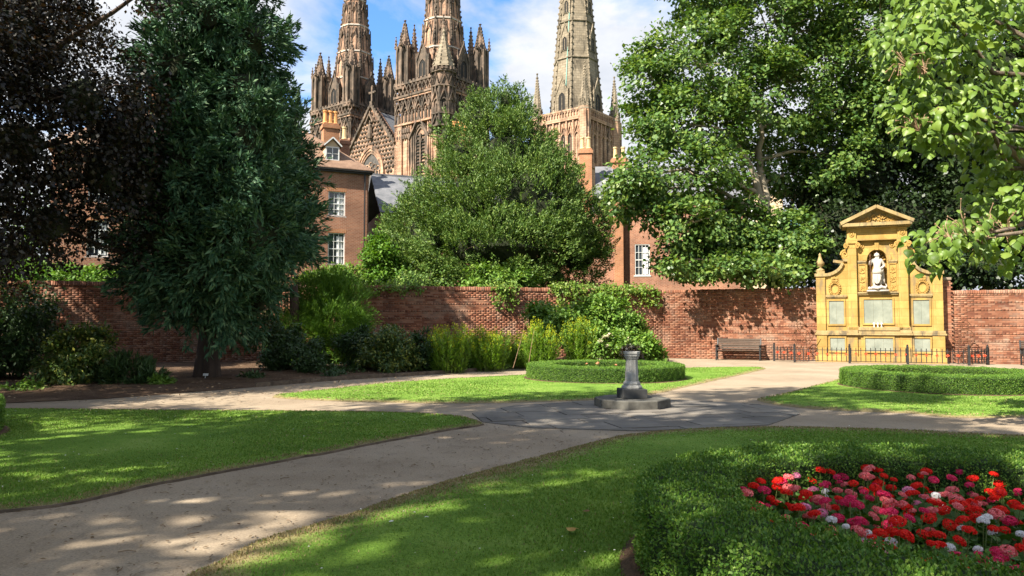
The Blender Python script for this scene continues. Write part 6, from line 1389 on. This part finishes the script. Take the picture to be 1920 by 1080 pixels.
for b, s in ((B0, 1.0), (B1, 1.1), (B2, 1.12), (B3, 1.0)):
    mb = MB(); mb.lathe([(2.12 * s, 0.028), (2.05 * s, 0.062), (0.02, 0.075)], 48, (*b, 0), cap=False); struct(mb.build('bed_soil', M['soil']))

# ------------------------------------------------------------------ geraniums
def flower_head(seed):
    rg = np.random.default_rng(seed); n = 24; d = fib(n * 2, rg, 0.6); d = d[d[:, 2] > -0.35][:34]; V = []; F = []
    for q in d:
        c = q * np.array([0.047, 0.047, 0.034]) * rg.uniform(0.88, 1.1); a = nrm(np.cross(q, rg.normal(size=3))[None])[0]; b = np.cross(q, a)
        for k in range(5):                                  # five rounded petals to each floret
            t = k * 1.2566 + rg.uniform(-0.15, 0.15); u = a * math.cos(t) + b * math.sin(t); v = -a * math.sin(t) + b * math.cos(t); s = rg.uniform(0.0125, 0.016); o = len(V)
            V += [c - q * 0.003, c + u * s * 0.6 + v * s * 0.42 + q * 0.003, c + u * s * 1.12 + v * s * 0.3 + q * 0.004, c + u * s * 1.2 + q * 0.002, c + u * s * 1.12 - v * s * 0.3 + q * 0.004, c + u * s * 0.6 - v * s * 0.42 + q * 0.003]; F.append(tuple(range(o, o + 6)))
    return [tuple(v) for v in V], F
heads = {}
for cn in ('red', 'crimson', 'salmon', 'pink', 'white', 'peach'):
    heads[cn] = []
    for s in range(3):
        v, f = flower_head(s + 1); me = bpy.data.meshes.new('flower_head'); me.from_pydata(v, [], f); me.materials.append(M['p_' + cn]); heads[cn].append(me)
def ger_leaves(seed):
    rg = np.random.default_rng(seed); mb = MB()
    for i in range(30):
        a = rg.uniform(0, 6.28); r = 0.17 * math.sqrt(rg.random()); z = rg.uniform(0.10, 0.25) - 0.3 * r; c = Vector((r * math.cos(a), r * math.sin(a), z)); s = rg.uniform(0.032, 0.056)
        nm = Vector((0.5 * math.cos(a) + rg.normal(0, 0.3), 0.5 * math.sin(a) + rg.normal(0, 0.3), 1)).normalized(); u = nm.cross(Vector((math.sin(a), -math.cos(a), 0.1))).normalized(); v = nm.cross(u)
        pts = [c] + [c + (u * math.cos(t) + v * math.sin(t)) * s * (1.0 + 0.10 * math.cos(t * 7)) * (0.35 if k == 0 else 1) + nm * (0.010 * math.cos(3 * t)) for k, t in enumerate(np.linspace(0, 6.283, 12)[:-1])]
        mb.add([tuple(p) for p in pts], [(0, k + 1, (k + 1) % 11 + 1) for k in range(11)]); mb.tube([(c.x * 0.2, c.y * 0.2, 0.0), c], [0.003, 0.002], 3)
    return mb
gl_ = [ger_leaves(s) for s in range(3)]; glm = []
rgp = np.random.default_rng(14); spots = []; tries = 0
while len(spots) < 185 and tries < 9000:
    tries += 1; r = 1.34 * math.sqrt(rgp.random()); a = rgp.uniform(0, 6.283); q = (B0[0] + r * math.cos(a), B0[1] + r * math.sin(a))
    if all((q[0] - s[0]) ** 2 + (q[1] - s[1]) ** 2 > 0.145 ** 2 for s in spots): spots.append(q)
LB = {'red': 'bright red geranium in the hedged bed', 'crimson': 'deep crimson pink geranium in the hedged bed', 'salmon': 'salmon pink geranium in the hedged bed', 'pink': 'pale lilac pink geranium in the hedged bed', 'white': 'white geranium in the hedged bed', 'peach': 'peach geranium inside the hedge ring behind the pedestal'}
def geranium(loc, cn, nh, rg, grp):
    e = empty('geranium', (*loc, 0.07), rg.uniform(0, 6.28)); tag(e, LB[cn].replace('geranium ', 'geranium with ' + ['', 'a single flower head', 'two flower heads', 'three flower heads', 'four flower heads'][nh] + ' '), 'flower', grp)
    k = int(rg.integers(0, 3))
    if len(glm) <= 2 and all(g[0] != k for g in glm): o = gl_[k].build('leaves', M['l_geranium'], e); glm.append((k, o.data))
    else:
        me = [g[1] for g in glm if g[0] == k][0]; o = bpy.data.objects.new('leaves', me); col.objects.link(o); o.parent = e
    for i in range(nh):
        a = rg.uniform(0, 6.28) + i * 2.1; r = rg.uniform(0.04, 0.13) if nh > 1 else rg.uniform(0, 0.05); z = rg.uniform(0.19, 0.38); s = rg.uniform(0.5, 0.9)
        o = bpy.data.objects.new('flower_head', heads[cn][int(rg.integers(0, 3))]); col.objects.link(o); o.parent = e; o.location = (r * math.cos(a), r * math.sin(a), z); o.scale = (s * (0.8 if cn == 'white' else 1.0), s * (0.8 if cn == 'white' else 1.0), s * 0.78); o.rotation_euler = (rg.normal(0, 0.25), rg.normal(0, 0.25), rg.uniform(0, 6))
        if i == 0: mbx = MB()
        mbx.tube([(r * 0.3 * math.cos(a), r * 0.3 * math.sin(a), 0.02), (r * 0.7 * math.cos(a), r * 0.7 * math.sin(a), z * 0.6), (r * math.cos(a), r * math.sin(a), z - 0.01)], [0.004, 0.003, 0.003], 4)
    mbx.build('stem', M['stem'], e)
for q in spots: geranium(q, str(rgp.choice(['red', 'crimson', 'salmon', 'pink', 'white'], p=[0.47, 0.20, 0.19, 0.08, 0.06])), int(rgp.choice([1, 2, 3, 4], p=[0.08, 0.27, 0.35, 0.3])), rgp, 'geraniums in the foreground bed')
for i in range(7):
    a = i * 2.4; r = 0.30 * math.sqrt(i); geranium((B1[0] + 0.1 + r * math.cos(a), B1[1] + 0.3 + r * math.sin(a)), 'peach', 1, rgp, 'peach geraniums in the ring behind the pedestal')

# ------------------------------------------------------------------ litter
rg = np.random.default_rng(31)
def scatter_strips(name, n, region, Ls, Ws, mat, z=0.012):
    P = rg.uniform((region[0], region[1]), (region[2], region[3]), (n * 3, 2)); ok = ~inside(P, nr) & ~inside(P, nl) & ~inside(P, pv); P = P[ok][:n]; m = len(P)
    D = np.column_stack([rg.normal(size=(m, 2)), rg.normal(0, 0.05, m)]); N_ = np.column_stack([rg.normal(0, 0.25, (m, 2)), np.ones(m)]); L_ = rg.uniform(*Ls, m)
    V, F = leafgeo(np.column_stack([P, np.full(m, z)]), D, N_, L_, L_ * rg.uniform(*Ws, m)); return stuff(quads(name, V, F, mat))
scatter_strips('path_litter', 3600, (-9, 3.2, 2.5, 12), (0.012, 0.055), (0.12, 0.5), M['litter'])
scatter_strips('bed_litter', 3500, (-16, 13.5, -2.5, 27), (0.03, 0.09), (0.3, 0.7), M['litter'], 0.13)
mb = MB()
for i in range(60):
    x, y = rg.uniform(-5, 0.3), rg.uniform(3.6, 8.5)
    if inside(np.array([[x, y]]), nr)[0] or inside(np.array([[x, y]]), nl)[0]: continue
    a = rg.uniform(0, 3.14); l_ = rg.uniform(0.04, 0.12); mb.tube([(x, y, 0.01), (x + l_ * 0.5 * math.cos(a), y + l_ * 0.5 * math.sin(a), 0.016), (x + l_ * math.cos(a + 0.2), y + l_ * math.sin(a + 0.2), 0.01)], 0.004, 4)
stuff(mb.build('twig_litter', M['twig']))
# daisies and petals on the grass
P = rg.uniform((-9, 4.0), (8, 13), (1500, 2)); P = P[(inside(P, nr) | inside(P, nl)) & (np.hypot(P[:, 0] - B0[0], P[:, 1] - B0[1]) > 2.1)][:420]; m = len(P)
s = rg.uniform(0.010, 0.024, m); V, F = leafgeo(np.column_stack([P, np.full(m, 0.065)]), np.column_stack([rg.normal(size=(m, 2)), np.zeros(m)]), np.column_stack([rg.normal(0, 0.3, (m, 2)), np.ones(m)]), s, s * 0.8); stuff(quads('lawn_petals', V, F, M['petal_fallen']))
def fallen(px_, py_, s, mat, label, rz):
    v, f = heart_leaf(int(px_), 1.0); me = bpy.data.meshes.new('fallen_leaf'); me.from_pydata([(x, y, max(0.0, z + 0.045) * 0.7) for x, y, z in v], [], f); me.materials.append(mat); o = bpy.data.objects.new('fallen_leaf', me); col.objects.link(o)
    x, y = gr(px_, py_); o.location = (x, y, 0.066); o.scale = (s, s, s); o.rotation_euler = (0, 0, rz); tag(o, label, 'leaf'); return o
M['leaf_ochre'] = pmat('ochre dead leaf', (0.30, 0.17, 0.04), (0.42, 0.27, 0.07), 20, 0.8, 0)
M['leaf_brown'] = pmat('brown dead leaf', (0.16, 0.08, 0.03), (0.24, 0.13, 0.05), 20, 0.8, 0)
fallen(1080, 1012, 0.42, M['leaf_ochre'], 'curled ochre fallen leaf on the lawn before the box hedge', 0.7); fallen(1103, 973, 0.22, M['leaf_brown'], 'small brown fallen leaf on the lawn beyond the ochre one', 2.0)
fallen(100, 905, 0.35, M['l_ivy'], 'pale green fallen leaf on the shaded near lawn', 1.2); fallen(800, 986, 0.15, M['petal_fallen'], 'white petal lying alone on the near lawn', 0.2); fallen(735, 993, 0.15, M['petal_fallen'], 'white petal lying on the lawn near the dry edge', 2.6)
x, y = gr(392, 712); mb = MB(); mb.box(-0.07, 0.07, -0.004, 0.004, 0.02, 0.09); mb.box(-0.008, 0.008, -0.003, 0.012, -0.08, 0.09); o = mb.build('plant_label', M['paint'], None, loc=(x + 0.12, y - 0.55, 0.13)); o.rotation_euler = (R(-30), 0, 0.1); tag(o, 'small white plant label at the foot of the cypress trunk', 'label')
